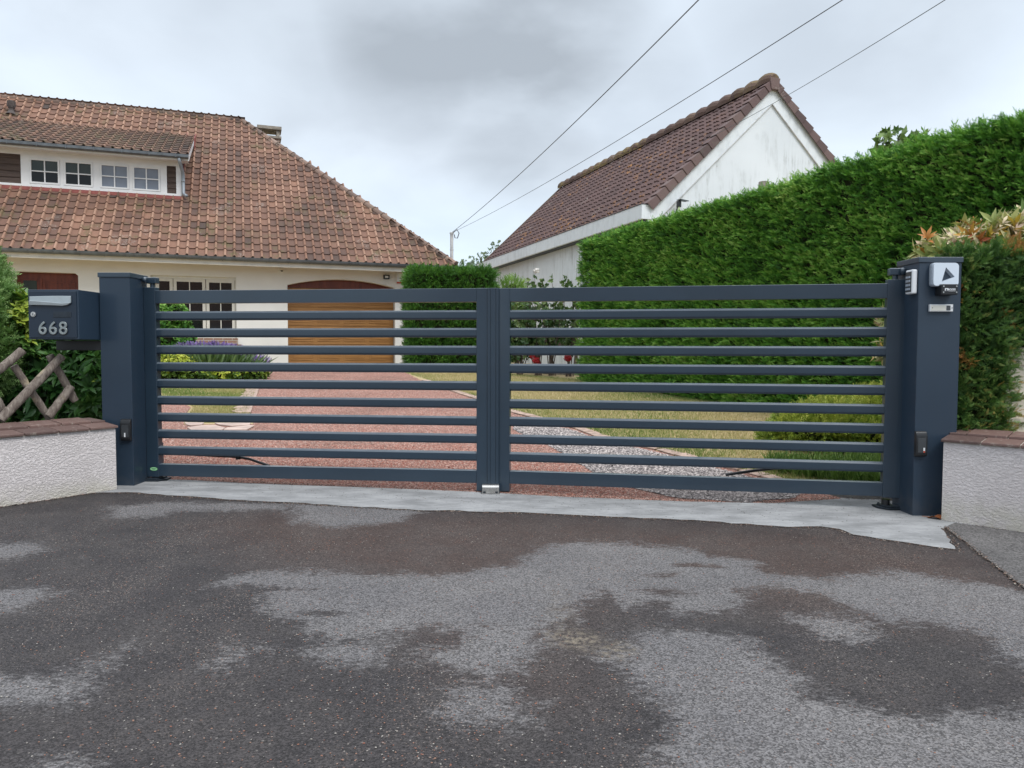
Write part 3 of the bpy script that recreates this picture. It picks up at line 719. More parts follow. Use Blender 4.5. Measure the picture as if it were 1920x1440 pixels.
# oval sticker
def sticker():
    cx, cz = .060, .152; a, b = .030, .0135
    def ov(k, y): return [PL_(cx+a*k*math.cos(g), y, cz+b*k*math.sin(g)) for g in [2*math.pi*i/28 for i in range(28)]]
    m = MB(); m.prism(ov(1.12, -.0012), -frame(gl0, gl1)[2]*.0006); s = m.build('sticker', M_GREEND, leafL)
    m = MB(); m.prism(ov(1., -.0020), -frame(gl0, gl1)[2]*.0005); m.build('sticker_face', M_GREENS, s)
    m = MB()
    r = random.Random(3)
    for row, (zz0, x0, x1, h) in enumerate([(.005, -.020, -.006, .0018), (.003, -.012, .018, .0035), (-.003, -.010, .010, .0012), (-.008, -.008, .008, .001)]):
        x = x0
        while x < x1:
            w = r.uniform(.0015, .0035); bxl(m, cx+x, cx+x+w, -.0034, -.0026, cz+zz0-h/2, cz+zz0+h/2); x += w+.0009
    m.build('sticker_print', M_GREEND, s)
sticker()
# floor pivots
def pivot(label, P, x, sgn):
    c = P(x, .03, 0); z0 = gz(c.x, c.y)+.008
    t = T('floor_pivot', label, 'gate pivot', (c.x, c.y, z0), 'floor pivots under the gate')
    o = Vector((c.x, c.y, z0))
    fw = Vector((0, -1, 0)); sd = Vector((1, 0, 0))
    def Q(a, b, z): return o+sd*a*sgn+fw*b+Vector((0, 0, z))
    m = MB(); m.prism([Q(-.105, .055, 0), Q(.04, .055, 0), Q(.085, -.01, 0), Q(.085, -.09, 0), Q(-.06, -.09, 0), Q(-.105, -.02, 0)], (0, 0, .012))
    m.build('plate', M_DARKMETAL, t, bevel=.002)
    m = MB(); m.prism([Q(-.055, .045, .012), Q(.02, .045, .012), Q(.06, -.01, .012), Q(.06, -.06, .012), Q(-.03, -.06, .012)], (0, 0, .012)); m.build('upper_plate', M_DARKMETAL, t, bevel=.002)
    m = MB(); m.tube([Q(.025, -.015, .02), Q(.025, -.015, .062)], .027, 16); m.build('pivot_pin', M_BLACK, t)
    for (a, b) in ((-.062, .03), (.052, -.06)):
        m = MB(); m.tube([Q(a, b, .010), Q(a, b, .020), Q(a, b, .0201), Q(a, b, .030)], [.013, .013, .009, .007], 6); m.build('bolt', M_DARKMETAL, t)
pivot('black floor pivot plate at the foot of the left gate post', PL_, .055, 1)
pivot('black floor pivot plate at the foot of the right gate post', PR_, .055, -1)
# central stop
c = atY(920, 930, CYg-.03); cz0 = gz(c.x, c.y)+.008
t = T('gate_stop', 'small stainless steel stop bracket on the concrete under the middle of the gate', 'gate stop', (c.x, c.y, cz0))
m = MB(); pr = []
for i in range(9):
    g = math.pi/2*i/8; pr.append((-.045+.030*(1-math.sin(g)), .030+.030*math.cos(g)+0))
arc = [(-.030, .0), (-.030, .035)]+[(-.030+.03*(1-math.cos(math.pi/2*i/6)), .035+.027*math.sin(math.pi/2*i/6)) for i in range(7)]+[(.055, .062), (.055, .059)]+[(0-.027*math.sin(math.pi/2*i/6), .032+.027*math.cos(math.pi/2*i/6)) for i in range(7)]+[(-.027, .0)]
m.prism([(c.x-.062, c.y+y, cz0+z) for y, z in arc], (.124, 0, 0)); m.bb((c.x-.062, c.y+.02, cz0), (c.x-.057, c.y+.05, cz0+.055)); m.bb((c.x+.057, c.y+.02, cz0), (c.x+.062, c.y+.05, cz0+.055))
sb = m.build('bracket', M_STEEL, t)
m = MB(); m.bb((c.x-.07, c.y-.055, cz0), (c.x+.07, c.y+.05, cz0+.004)); m.build('foot_plate', M_STEEL, t)
for s_ in (-.045, .045):
    m = MB(); m.tube([(c.x+s_, c.y-.042, cz0+.004), (c.x+s_, c.y-.042, cz0+.012)], .010, 6); m.build('bolt', M_DARKMETAL, t)
# articulated opener arms behind the leaves
def opener(label, P, xs_, zz_, up):
    pts = [P(x, y, zz_+dz) for x, y, dz in xs_]
    t = T('gate_opener', label, 'gate opener', (pts[0].x, pts[0].y, gz(pts[0].x, pts[0].y)))
    m = MB(); m.tube(pts[:2], .010, 8); m.build('straight_arm', M_BLACK, t)
    m = MB(); e = pts[1]; m.tube([e-Vector((0, 0, .018)), e+Vector((0, 0, .022))], .021, 14); m.build('elbow', M_BLACK, t)
    m = MB(); m.tube(pts[1:], .011, 8); m.build('curved_arm', M_BLACK, t)
    b = pts[0]; s = up; x1 = b.x-.085*s; x0 = x1-.14*s; g0 = gz(b.x, b.y); m = MB(); m.bb((x0, b.y-.02, g0), (x1, b.y+.26, b.z+.06)); m.build('motor_base', M_POST, t, bevel=.008); m = MB(); m.bb((x0, b.y-.0, b.z+.06), (x1-.012*s, b.y+.24, b.z+.30)); m.build('motor_cover', M_WHITEP, t, bevel=.012)
opener('thin black opener arm behind the bottom of the left gate leaf', PL_, [(-.10, .34, 0), (.66, .20, 0), (.78, .15, -.006), (.86, .11, -.02), (.98, .07, -.045)], .228, 1)
opener('thin black opener arm with a curved end behind the right gate leaf', PR_, [(-.10, .34, .0), (.62, .20, .012), (.80, .16, -.0), (.95, .12, -.016), (1.15, .075, -.045)], .245, -1)

# ------------------------------------------------------------------ letterbox
bxY = 5.40
q0 = atY(53.5, 600, bxY); q1 = atY(146.5, 600, bxY); z1 = atY(100, 543, bxY).z; z0 = atY(100, 636.5, bxY).z
X0, X1 = q0.x, PLX0-.008; s_ = X1-q1.x
X0 = X0+s_*0
t = T('letterbox', 'dark wall-mounted letterbox with the number 668 on the left gate post', 'letterbox', ((X0+X1)/2, bxY+.2, z0))
m = MB(); m.bb((X0, bxY, z0), (X1, bxY+.42, z1)); m.build('body', M_POST, t, bevel=.004)
m = MB(); m.bb((X0+.010, bxY-.007, z0+.012), (X1-.012, bxY-.0005, z1-.014)); door = m.build('door', M_BOX, t, bevel=.002)
W_ = X1-X0; H_ = z1-z0
def lbx(px): return X0+W_*(px-53.5)/(146.5-53.5)
def lbz(py): return z1-H_*(py-543)/(636.5-543)
f = bxY-.007
# wave-shaped flap
m = MB(); up = []; n_ = 24; lo = []
for i in range(n_+1):
    u = i/n_; x = lbx(59+76*u); up.append((x, lbz(556.2-1.2*math.sin(u*2))))
    lo.append((x, lbz(564.5+6.5*(u**1.3) - 0*u if u < .8 else 564.5+6.5*(.8**1.3)-(u-.8)*9)))
m.prism([(x, f-.012, z) for x, z in up]+[(x, f-.012, z) for x, z in lo[::-1]], (0, .012, 0))
fl = m.build('slot_flap', M_SILVER, door, bevel=.003)
m = MB(); l2 = [(x, z+.002) for x, z in lo]; l3 = []
for i, (x, z) in enumerate(lo):
    u = i/n_; th = .030*(1-u*.55) if u < .93 else .030*(1-.93*.55)*(1-(u-.93)/.09)
    l3.append((x, z-max(th, .002)))
m.prism([(x, f-.020, z) for x, z in l2]+[(x, f-.017, z) for x, z in l3[::-1]], (0, .017, 0)); m.build('flap_lip', M_SILVER, fl, bevel=.003)
m = MB(); cx, cz = lbx(64.5), lbz(589.5); m.tube([(cx, f, cz), (cx, f-.008, cz), (cx, f-.0081, cz), (cx, f-.011, cz)], [.0185, .0185, .015, .013], 24); lk = m.build('lock', M_STEEL, door)
m = MB(); m.bb((cx-.002, f-.0125, cz-.007), (cx+.002, f-.011, cz+.007)); m.build('keyhole', M_BLACK, lk)
m = MB(); m.bb((lbx(101), f-.003, lbz(595)), (lbx(134), f, lbz(584.5))); m.build('name_window', M_DARKMETAL, door, bevel=.001)
def text_mesh(name, s, size, mat, parent, loc, ext=.003, bev=.001, sx=1., thick=0.):
    cu = bpy.data.curves.new(name, 'FONT'); cu.body = s; cu.size = size; cu.extrude = ext; cu.bevel_depth = bev; cu.offset = thick; cu.align_x = 'CENTER'; cu.align_y = 'BOTTOM_BASELINE'
    tmp = bpy.data.objects.new(name, cu); C.objects.link(tmp); bpy.context.view_layer.update()
    me = bpy.data.meshes.new_from_object(tmp.evaluated_get(bpy.context.evaluated_depsgraph_get())); bpy.data.objects.remove(tmp)
    M = Matrix.Rotation(math.pi/2, 4, 'X') @ Matrix.Diagonal((sx, 1, 1, 1)); me.transform(M)
    off = Vector(loc); p = parent
    while p is not None: off -= p.location; p = p.parent
    me.transform(Matrix.Translation(off)); me.materials.clear(); me.materials.append(mat)
    o = bpy.data.objects.new(name, me); C.objects.link(o); o.parent = parent; return o
for chx, ch in ((81.5, '6'), (100.5, '6'), (119.3, '8')):
    text_mesh('house_number', ch, .128, M_NUM, door, (lbx(chx), f-.006, lbz(626.5)), .003, .0022, 1.0, .0)
m = MB(); a0 = atY(102, 647, LY); m.bb((a0.x, LY+.02, atY(150, 657, LY).z), (PLX0, LY+.10, z0-.003)); m.build('mounting_arm', M_BLACK, t, bevel=.003)

# ------------------------------------------------------------------ small devices
def photocell(label, x0, x1, y, z0, z1, red):
    t = T('photocell', label, 'photocell', ((x0+x1)/2, y, z0), 'black photocells on the gate posts')
    m = MB(); d = .032
    m.prism([(x0, y, z0), (x0, y-d*.8, z0+.004), (x0, y-d, z0+.02), (x0, y-d, z1-.035), (x0, y-d*.62, z1-.004), (x0, y, z1)], (x1-x0, 0, 0)); hs = m.build('housing', M_BLACK, t, bevel=.004)
    m = MB(); m.bb((x0+.011, y-d-.0012, z0+.03), (x1-.011, y-d+.002, z1-.045)); m.build('lens', M_DKWIN, t, bevel=.0005)
    m = MB(); xx = x0+(x1-x0)*(.62 if red else .42); m.bb((xx, y-d-.0022, z0+.030), (xx+.010, y-d-.0010, z0+.062)); m.build('label_mark', M_LABELW, t)
    if red:
        m = MB(); m.bb((xx, y-d-.0034, z0+.030), (xx+.010, y-d-.0023, z0+.042)); m.build('label_mark', M_RED, t)
photocell('black photocell low on the left gate post', PLX1-.082, PLX1-.006, LY, atY(240, 826, LY).z, atY(240, 785, LY).z, False)
photocell('black photocell with a red mark low on the right gate post', PRX0-.004, PRX0+.070, RY, atY(1726, 856, RY).z, atY(1726, 808, RY).z, True)
# keypad on the inner side of the right post
kz1 = atY(1710, 505, RY+.02).z; kz0 = atY(1710, 551, RY+.02).z
t = T('keypad', 'pale door-code keypad on the inner side of the right gate post', 'keypad', (PRX0, RY+.06, kz0))
m = MB(); m.bb((PRX0-.038, RY+.012, kz0), (PRX0-.0005, RY+.098, kz1)); m.build('housing', M_WHITEP, t, bevel=.010, seg=3)
m = MB(); m.bb((PRX0-.041, RY+.020, kz0+.014), (PRX0-.036, RY+.088, kz1-.014)); kp = m.build('key_panel', M_DKWIN, t, bevel=.001)
for r_ in range(4):
    for c_ in range(3):
        m = MB(); yy = RY+.028+c_*.020; zc = kz0+.026+r_*.026
        m.bb((PRX0-.0435, yy, zc), (PRX0-.0412, yy+.013, zc+.014)); m.build('key', M_LENSRIM, kp)
# flashing lamp
def fx(px): return atY(px, 600, RY).x
def fz(py): return atY(1765, py, RY).z
t = T('flashing_lamp', 'square clear warning lamp with a dark triangle on the right gate post', 'warning lamp', (fx(1764), RY, fz(554)))
lx0, lx1, lz0, lz1 = fx(1739), fx(1789), fz(538.5), fz(493.5)
cx_, cz_ = (lx0+lx1)/2, (lz0+lz1)/2
def sq(k, y, n=7, rr=.16):
    hw, hh = (lx1-lx0)/2*k, (lz1-lz0)/2*k; r_ = hw*rr*1.6; pts = []
    for (sx, sz, a0) in ((1, 1, 0), (-1, 1, 90), (-1, -1, 180), (1, -1, 270)):
        for i in range(n):
            g = R(a0+90*i/(n-1)); pts.append((cx_+sx*(hw-r_)+r_*math.cos(g), y, cz_+sz*(hh-r_)+r_*math.sin(g)))
    return pts
tri_o = [(cx_-.028+.0, lz0+.031), (cx_+.056, lz0+.063), (cx_-.003, lz0+.124)]
tri_i = [(cx_-.019, lz0+.037), (cx_+.043, lz0+.060), (cx_-.0015, lz0+.107)]
m = MB(); rings = [sq(.985, RY-.002), sq(1., RY-.020), sq(.99, RY-.034), sq(.93, RY-.044)]
for a_, b_ in zip(rings, rings[1:]):
    n_ = len(a_); m.add(a_+b_, [(i, (i+1) % n_, (i+1) % n_+n_, i+n_) for i in range(n_)])
ln = m.build('lens_rim', M_LENSRIM, t, smooth=True)
bmf = bmesh.new()
ro = [bmf.verts.new(p) for p in sq(.93, RY-.044)]; ri = [bmf.verts.new((x, RY-.044, z)) for x, z in tri_o]
e_ = [bmf.edges.new((ro[i], ro[(i+1) % len(ro)])) for i in range(len(ro))]+[bmf.edges.new((ri[i], ri[(i+1) % 3])) for i in range(3)]
bmesh.ops.triangle_fill(bmf, use_beauty=True, edges=e_, normal=(0, -1, 0))
me = bpy.data.meshes.new('lens'); bmf.to_mesh(me); bmf.free(); me.transform(Matrix.Translation(-Vector(t.location))); me.materials.append(M_LENS)
lo_ = bpy.data.objects.new('lens', me); C.objects.link(lo_); lo_.parent = t
so_ = lo_.modifiers.new('solid', 'SOLIDIFY'); so_.thickness = .006; so_.offset = 0
m = MB(); po = [(x, RY-.045, z) for x, z in tri_o]; pi_ = [(x, RY-.030, z) for x, z in tri_i]
m.add(po+pi_, [(i, (i+1) % 3, (i+1) % 3+3, i+3) for i in range(3)]); m.build('triangle_rim', M_LENSRIM, t)
m = MB(); m.prism([(x, RY-.030, z) for x, z in tri_i], (0, .004, 0)); m.build('triangle_window', M_POST, t)
m = MB(); m.bb((fx(1751.5), RY-.075, fz(554)), (fx(1781.5), RY-.001, fz(534.5))); nb = m.build('connection_box', M_BLACK, t, bevel=.003)
for (a_, b_) in ((1755, 538.5), (1779, 538.5), (1755, 549.5), (1779, 549.5)):
    m = MB(); p = (fx(a_), RY-.0755, fz(b_)); m.tube([p, (p[0], p[1]-.003, p[2])], .0045, 10); m.build('screw', M_STEEL, nb)
bxf = RY-.0752
m = MB(); lx, lz = fx(1757.6), fz(547.2); lw_ = .068; m.bb((lx, bxf-.0010, lz), (lx+.021, bxf, lz+.0175)); m.build('logo_plate', M_LABELW, nb)
m = MB(); m.prism([(lx+.003, bxf-.0022, lz+.002), (lx+.018, bxf-.0022, lz+.002), (lx+.0095, bxf-.0022, lz+.0145)], (0, .0010, 0)); m.build('logo_triangle', M_BLACK, nb)
text_mesh('logo_text', 'ROGER', .0165, M_LABELW, nb, (lx+.0445, bxf-.001, lz+.0045), .0008, 0, .92, .0003)
text_mesh('logo_text', 'TECHNOLOGY', .0068, M_LABELW, nb, (lx+.0445, bxf-.001, lz-.0030), .0008, 0, .98)
# intercom plate
t = T('intercom', 'flat cream intercom plate under the lamp on the right gate post', 'intercom', (fx(1761), RY, fz(584)))
m = MB(); m.bb((fx(1740), RY-.018, fz(584.3)), (fx(1783.5), RY-.0005, fz(571))); pb_ = m.build('plate', M_WHITEP, t, bevel=.002)
m = MB(); m.bb((fx(1742), RY-.0195, fz(582.6)), (fx(1770), RY-.0182, fz(572.8))); m.build('front_panel', M_CREAMP, t)
m = MB(); m.bb((fx(1771), RY-.021, fz(582)), (fx(1778), RY-.0182, fz(573.2))); m.build('button', M_DKWIN, t)
for a_ in (1744.5, 1781.3):
    m = MB(); p = (fx(a_), RY-.0186, fz(577.6)); m.tube([p, (p[0], p[1]-.0022, p[2])], .0028, 10); m.build('screw', M_DARKMETAL, pb_)
# dry leaf
c = gpt(1755, 974)
m = MB(); r = random.Random(2); pts = []
for i in range(12):
    g = 2*math.pi*i/12; rr = .045*(1+.25*math.sin(3*g)); pts.append((c.x+rr*math.cos(g)*1.1, c.y+rr*.7*math.sin(g), c.z+.016+.012*math.sin(2*g)))
m.add(pts+[(c.x, c.y, c.z+.014)], [(i, (i+1) % 12, 12) for i in range(12)])
m.tube([(c.x-.04, c.y, c.z+.016), (c.x-.085, c.y+.01, c.z+.02)], .002, 5)
lf = m.build('dry_leaf', M_DRYLEAF, None, base=(c.x, c.y, c.z)); tag(lf, 'curled brown dead leaf at the foot of the right gate post', 'leaf')

# ------------------------------------------------------------------ log trellis behind the left wall
_, wa, wd, wn_ = WL
fp = wa+wn_*.40
t = T('log_fence', 'weathered round-log trellis fence behind the left wall, logs crossing', 'fence', (wa.x+wn_.x*.4+wd.x*.5, wa.y+wn_.y*.4+wd.y*.5, .35))
LOGS = [((42,657),(-60,742),.034,-.03),((26,686),(98,792),.030,.02),((116,668),(0,788),.036,-.04),((93,666),(141,752),.031,.02),((134,724),(90,782),.034,-.03),((-14,736),(14,782),.03,.02),((-70,640),(-20,790),.034,.02),((-20,650),(-130,790),.034,-.04)]
for k, (a_, b_, rad, dn) in enumerate(LOGS):
    pa = onplane(*a_, fp+wn_*dn, wn_); pb = onplane(*b_, fp+wn_*dn, wn_); r = random.Random(k); N = 14; m = MB()
    rad *= .86; pts = [pa.lerp(pb, i/(N-1))+Vector((r.uniform(-.003, .003), 0, r.uniform(-.003, .003))) for i in range(N)]
    m.tube(pts, [rad*r.uniform(.94, 1.06) for _ in pts], 14); m.build('log', M_LOG, t, bevel=.003, seg=1)
# ------------------------------------------------------------------ our house
YAW = R(19.7)
U = Vector((math.cos(YAW), math.sin(YAW), 0)); Mv = Vector((-math.sin(YAW), math.cos(YAW), 0))
HO = Vector((-5.53, 18.53, .72))
def loc_(P, O): q = Vector(P)-O; return Vector((q.dot(U), q.dot(Mv), q.z))
def fac(px, py, e, O=None):
    O = O or HO; return loc_(onplane(px, py, O+Mv*e, Mv), O)
house = T('house', 'house with a long red tile hip roof, white dormer strip and wooden garage door', 'house', HO, rz=YAW)
def hb(m, name, mat, parent=house, **k): return m.build(name, mat, parent, local=True, **k)
EZ = 2.59                                   # eave height above floor
SL = .897; AL = math.atan(SL)
XL, XE, RW = -12.5, 4.24, 5.29              # left end, right eave corner, ridge distance
RZ = EZ+SL*RW
FE = .55                                    # wall face behind the gutter line
def tiles(m, org, ax, up, nr, ncol, nrow, w, L, prof, keep, seed=0, lift=.030, jit=.004, roll=True):
    r = random.Random(seed); org = Vector(org); ax = Vector(ax).normalized(); up = Vector(up).normalized(); nr = Vector(nr).normalized()
    cold = [r.gauss(0, .04) for _ in range(ncol)]
    for j in range(nrow):
        for i in range(ncol):
            cu = (i+.5)*w; cv = (j+.5)*L
            if not keep(cu, cv): continue
            ti = min(1, max(0, r.gauss(.5, .085)+cold[i]*.6+(-.4 if r.random() < .012 else 0)))
            jv = r.uniform(-jit, jit); jn = r.uniform(-.002, .002); o = len(m.v); n = len(prof)
            for v, l in ((j*L-.012+jv, lift+jn), ((j+1)*L+.02, .004+jn)):
                for (pu, pn) in prof: m.v.append(org+ax*(i*w+pu*w)+up*v+nr*(pn+l))
            for (pu, pn) in prof: m.v.append(org+ax*(i*w+pu*w)+up*(j*L-.012+jv)+nr*(pn+lift-.030))
            for k in range(n-1):
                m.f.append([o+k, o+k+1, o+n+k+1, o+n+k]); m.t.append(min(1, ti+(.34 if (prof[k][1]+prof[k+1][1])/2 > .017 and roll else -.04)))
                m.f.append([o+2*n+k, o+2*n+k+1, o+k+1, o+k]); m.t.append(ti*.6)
PF = [(0, .0), (.08, -.006), (.40, -.008), (.66, -.004), (.74, .010), (.80, .034), (.89, .046), (.98, .034), (1.04, .002)]
PR = [(0, .0), (.10, .020), (.22, .030), (.34, .016), (.44, -.010), (.56, -.016), (.66, -.008), (.78, .014), (.90, .026), (1.02, .004)]
TW, TL = .209, .290
s_al, c_al = math.sin(AL), math.cos(AL)
dface = fac(340, 371, 1.846); DT = dface.x       # right end of the dormer face
DE, DZ = 1.42, 5.27; DTOP = 4.37; dsl = (EZ+SL*DTOP-DZ)/(DTOP-DE); dal = math.atan(dsl)
DR = fac(354, 300, DE).x                        # right end of the dormer roof
m = MB()
def keep(cu, cv):
    x = XL+cu; e = cv*c_al
    if x > XE+.10-e: return False
    if 2.0 < e < DTOP-.05 and x < DT-.12: return False
    return True
tiles(m, (XL, -.06, EZ-.02), (1, 0, 0), (0, c_al, s_al), (0, -s_al, c_al), int((XE+.2-XL)/TW)+1, 25, TW, TL, PF, keep, 1)
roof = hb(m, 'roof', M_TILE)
# under-sheets, back and hip planes
m = MB()
m.add([(XL, -.06, EZ-.035), (XE+.04, -.06, EZ-.035), (XE-RW, RW, RZ-.03), (XL, RW, RZ-.03)], [(0, 1, 2, 3)])
m.add([(XE+.04, -.06, EZ-.035), (XE+.04, 2*RW, EZ-.035), (XE-RW, RW, RZ-.03)], [(0, 1, 2)])
m.add([(XL, 2*RW, EZ-.035), (XE+.04, 2*RW, EZ-.035), (XE-RW, RW, RZ-.03), (XL, RW, RZ-.03)], [(0, 1, 2, 3)])
hb(m, 'roof_deck', M_TILEDK, roof)
m = MB()
tiles(m, (XE+.06, -.06, EZ-.02), (0, 1, 0), (-c_al, 0, s_al), (s_al, 0, c_al), 50, 25, TW, TL, PF, lambda cu, cv: cv*c_al < cu+.05 and cv*c_al < 2*RW-cu+.05, 5)
tiles(m, (XE+.06, 2*RW, EZ-.02), (-1, 0, 0), (0, -c_al, s_al), (0, s_al, c_al), int((XE-XL)/TW), 25, TW, TL, PF, lambda cu, cv: cv*c_al < cu+.05, 6)
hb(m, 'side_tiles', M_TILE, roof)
def ridge(m, a, b, r, seg, seed=0, lift=.02, hump=0., round_=False):
    a = Vector(a); b = Vector(b); d = (b-a); L = d.length; d.normalize(); up = Vector((0, 0, 1)); sd = d.cross(up).normalized(); up = sd.cross(d).normalized()
    n = int(L/seg); rr = random.Random(seed); seg = L/n; N = 9
    for i in range(n):
        ti = min(1, max(0, rr.gauss(.5, .22)))
        st = [(0, r*1.16), (.07, r*1.18), (.10, r*1.0), (.55, r*(1.+hump)), (1.03, r*.95)]
        if round_: st = [(-.04, r*.72), (.04, r*.95), (.2, r*1.2), (.45, r*1.32), (.7, r*1.22), (.9, r*.95), (1.0, r*.70)]
        o = len(m.v)
        for (t, q) in st:
            for k in range(N):
                g = math.pi*(-.12+1.24*k/(N-1)); m.v.append(a+d*(i+t)*seg+sd*q*math.cos(g)+up*(q*math.sin(g)-.02+lift+rr.uniform(-.001, .001)))
        for s in range(len(st)-1):
            for k in range(N-1): m.f.append([o+s*N+k, o+s*N+k+1, o+(s+1)*N+k+1, o+(s+1)*N+k]); m.t.append(ti)
        m.f.append([o+k for k in range(N)]); m.t.append(ti*.5)
m = MB(); ridge(m, (XL, RW, RZ), (XE-RW+.08, RW, RZ), .105, .37, 1); ridge(m, (XE+.02, -.02, EZ+.02), (XE-RW, RW, RZ+.0), .10, .34, 2); ridge(m, (XE+.02, 2*RW, EZ+.02), (XE-RW, RW, RZ), .10, .34, 3)
hb(m, 'ridge_tiles', M_RIDGE, roof)
# gable of the off-picture left end
m = MB()
m.prism([(XL+.3, FE, 0), (XL+.3, 2*RW-.5, 0), (XL+.3, 2*RW-.5, EZ), (XL+.3, RW, RZ-.2), (XL+.3, FE, EZ)], (.2, 0, 0))
hb(m, 'gable_wall', M_WALL)
# facade with openings
def facade(m, x0, x1, z0, z1, y, ops, dep):
    """ops: (xa, xb, za, zb, arch) left to right; arch>0 raises the middle, 'c' chamfer handled outside"""
    def q(a, b, c, d): m.add([(a, y, c), (b, y, c), (b, y, d), (a, y, d)], [(0, 1, 2, 3)])
    x = x0
    for (xa, xb, za, zb, ar) in ops:
        q(x, xa, z0, z1); x = xb
        if za > z0: q(xa, xb, z0, za); m.add([(xa, y, za), (xb, y, za), (xb, y+dep, za), (xa, y+dep, za)], [(0, 1, 2, 3)])
        N = 24 if ar else 1; pts = [(xa+(xb-xa)*i/N, zb+ar*(1-(2*i/N-1)**2)) for i in range(N+1)]
        for a, b in zip(pts, pts[1:]):
            m.add([(a[0], y, a[1]), (b[0], y, b[1]), (b[0], y, z1), (a[0], y, z1)], [(0, 1, 2, 3)])
            m.add([(a[0], y, a[1]), (b[0], y, b[1]), (b[0], y+dep, b[1]), (a[0], y+dep, a[1])], [(0, 1, 2, 3)])
        for xx in (xa, xb): m.add([(xx, y, za), (xx, y, zb), (xx, y+dep, zb), (xx, y+dep, za)], [(0, 1, 2, 3)])
    q(x, x1, z0, z1)
gL = fac(540, 640, FE).x; gR = fac(741, 640, FE).x; gS = fac(540, 534, FE).z; gT = fac(640, 524, FE).z
dL = fac(28, 560, FE).x; dR = fac(147.5, 560, FE).x; dT = fac(100, 510.5, FE).z
wL = fac(283, 560, FE).x; wR = fac(443, 560, FE).x; wT = fac(400, 519, FE).z; wB = fac(445, 634, FE).z
m = MB(); facade(m, XL+.3, XE-.55, -.4, EZ-.1, FE, [(dL, dR, -.35, dT, 0), (wL, wR, wB, wT, 0), (gL, gR, -.35, gS, gT-gS)], .22)
m.add([(XE-.55, FE, -.4), (XE-.55, 2*RW-.5, -.4), (XE-.55, 2*RW-.5, EZ), (XE-.55, FE, EZ)], [(0, 1, 2, 3)])
m.add([(XL+.3, 2*RW-.5, -.4), (XE-.55, 2*RW-.5, -.4), (XE-.55, 2*RW-.5, EZ), (XL+.3, 2*RW-.5, EZ)], [(0, 1, 2, 3)])
# chamfered top corner of the porch opening
for s, xx in ((1, dL), (-1, dR)): m.prism([(xx, FE, dT), (xx+s*.07, FE, dT), (xx, FE, dT-.06)], (0, .215, 0))
wall = hb(m, 'wall', M_WALL)
# soffit, fascia, gutter
m = MB(); m.bb((XL, -.0, EZ-.118), (XE-.02, FE-.003, EZ-.100))
m.bb((XE-.55, FE, EZ-.118), (XE-.02, 2*RW, EZ-.1)); sf = hb(m, 'soffit', M_SOFFIT)
m = MB(); m.bb((XL, -.045, EZ-.185), (XE, -.004, EZ-.045)); m.bb((XL, -.055, EZ-.21), (XE-.0, -.010, EZ-.186)); m.bb((XE-.0, -.045, EZ-.20), (XE+.035, 2*RW, EZ-.05)); hb(m, 'fascia', M_FASCIA, roof)
m = MB()
N = 9; prof = [(-.115+.062*math.cos(math.pi+math.pi*k/(N-1)), EZ-.035+.07*math.sin(math.pi+math.pi*k/(N-1))) for k in range(N)]
prof = [(-.187, EZ-.022), (-.180, EZ-.034)]+prof[1:]
m.add([(XL, y, z) for y, z in prof]+[(XE+.14, y, z) for y, z in prof], [(k, k+1, k+1+len(prof), k+len(prof)) for k in range(len(prof)-1)])
m.add([(XE+.14, y, z) for y, z in prof], [list(range(len(prof)))])
x = XL
while x < XE: m.tube([(x, -.19, EZ-.02), (x, -.185, EZ-.06), (x, -.115, EZ-.112), (x, -.05, EZ-.08)], .008, 5); x += .5
x = XL+1
while x < XE: m.bb((x, -.19, EZ-.045), (x+.03, -.178, EZ-.016)); x += 4
gut = hb(m, 'gutter', M_GUTTER); sm = gut.modifiers.new('solid', 'SOLIDIFY'); sm.thickness = .004
# garage door
gy = FE+.20
m = MB(); m.bb((gL, gy+.03, 0-.03), (gR, gy+.06, gS-.055)); gd = hb(m, 'garage_door', M_OAK)
nsec = 4; H_ = gS-.06; sh = H_/nsec; ncol = 4
for i in range(nsec):
    m = MB(); z = i*sh
    m.bb((gL+.012, gy+.012, z+.006), (gR-.012, gy+.029, z+sh-.004))
    for k in range(ncol):
        w = (gR-gL-.06)/ncol; xa = gL+.03+k*w+.05; xb = xa+w-.10; za, zb = z+.09, z+sh-.085
        for (a, b, c, d) in ((xa, xb, za, za+.022), (xa, xb, zb-.022, zb), (xa, xa+.022, za+.0222, zb-.0222), (xb-.022, xb, za+.0222, zb-.0222)): m.bb((a, gy-.0, c), (b, gy+.0115, d))
        m.bb((xa+.05, gy+.002, za+.05), (xb-.05, gy+.0118, zb-.05))
        m.bb((xa, gy+.006, z+.02), (xb, gy+.0117, z+.03))
    hb(m, 'door_section', M_OAK, gd, bevel=.003)
m = MB(); Np = 24; pts = [(gL+(gR-gL)*i/Np, gS+(gT-gS)*(1-(2*i/Np-1)**2)) for i in range(Np+1)]
m.prism([(gL, gy, gS-.05)]+[(x, gy, z) for x, z in pts]+[(gR, gy, gS-.05)], (0, .05, 0)); hb(m, 'arch_panel', M_MAHOG, gd)  # arch board; its dark tone also holds the shade under the arch
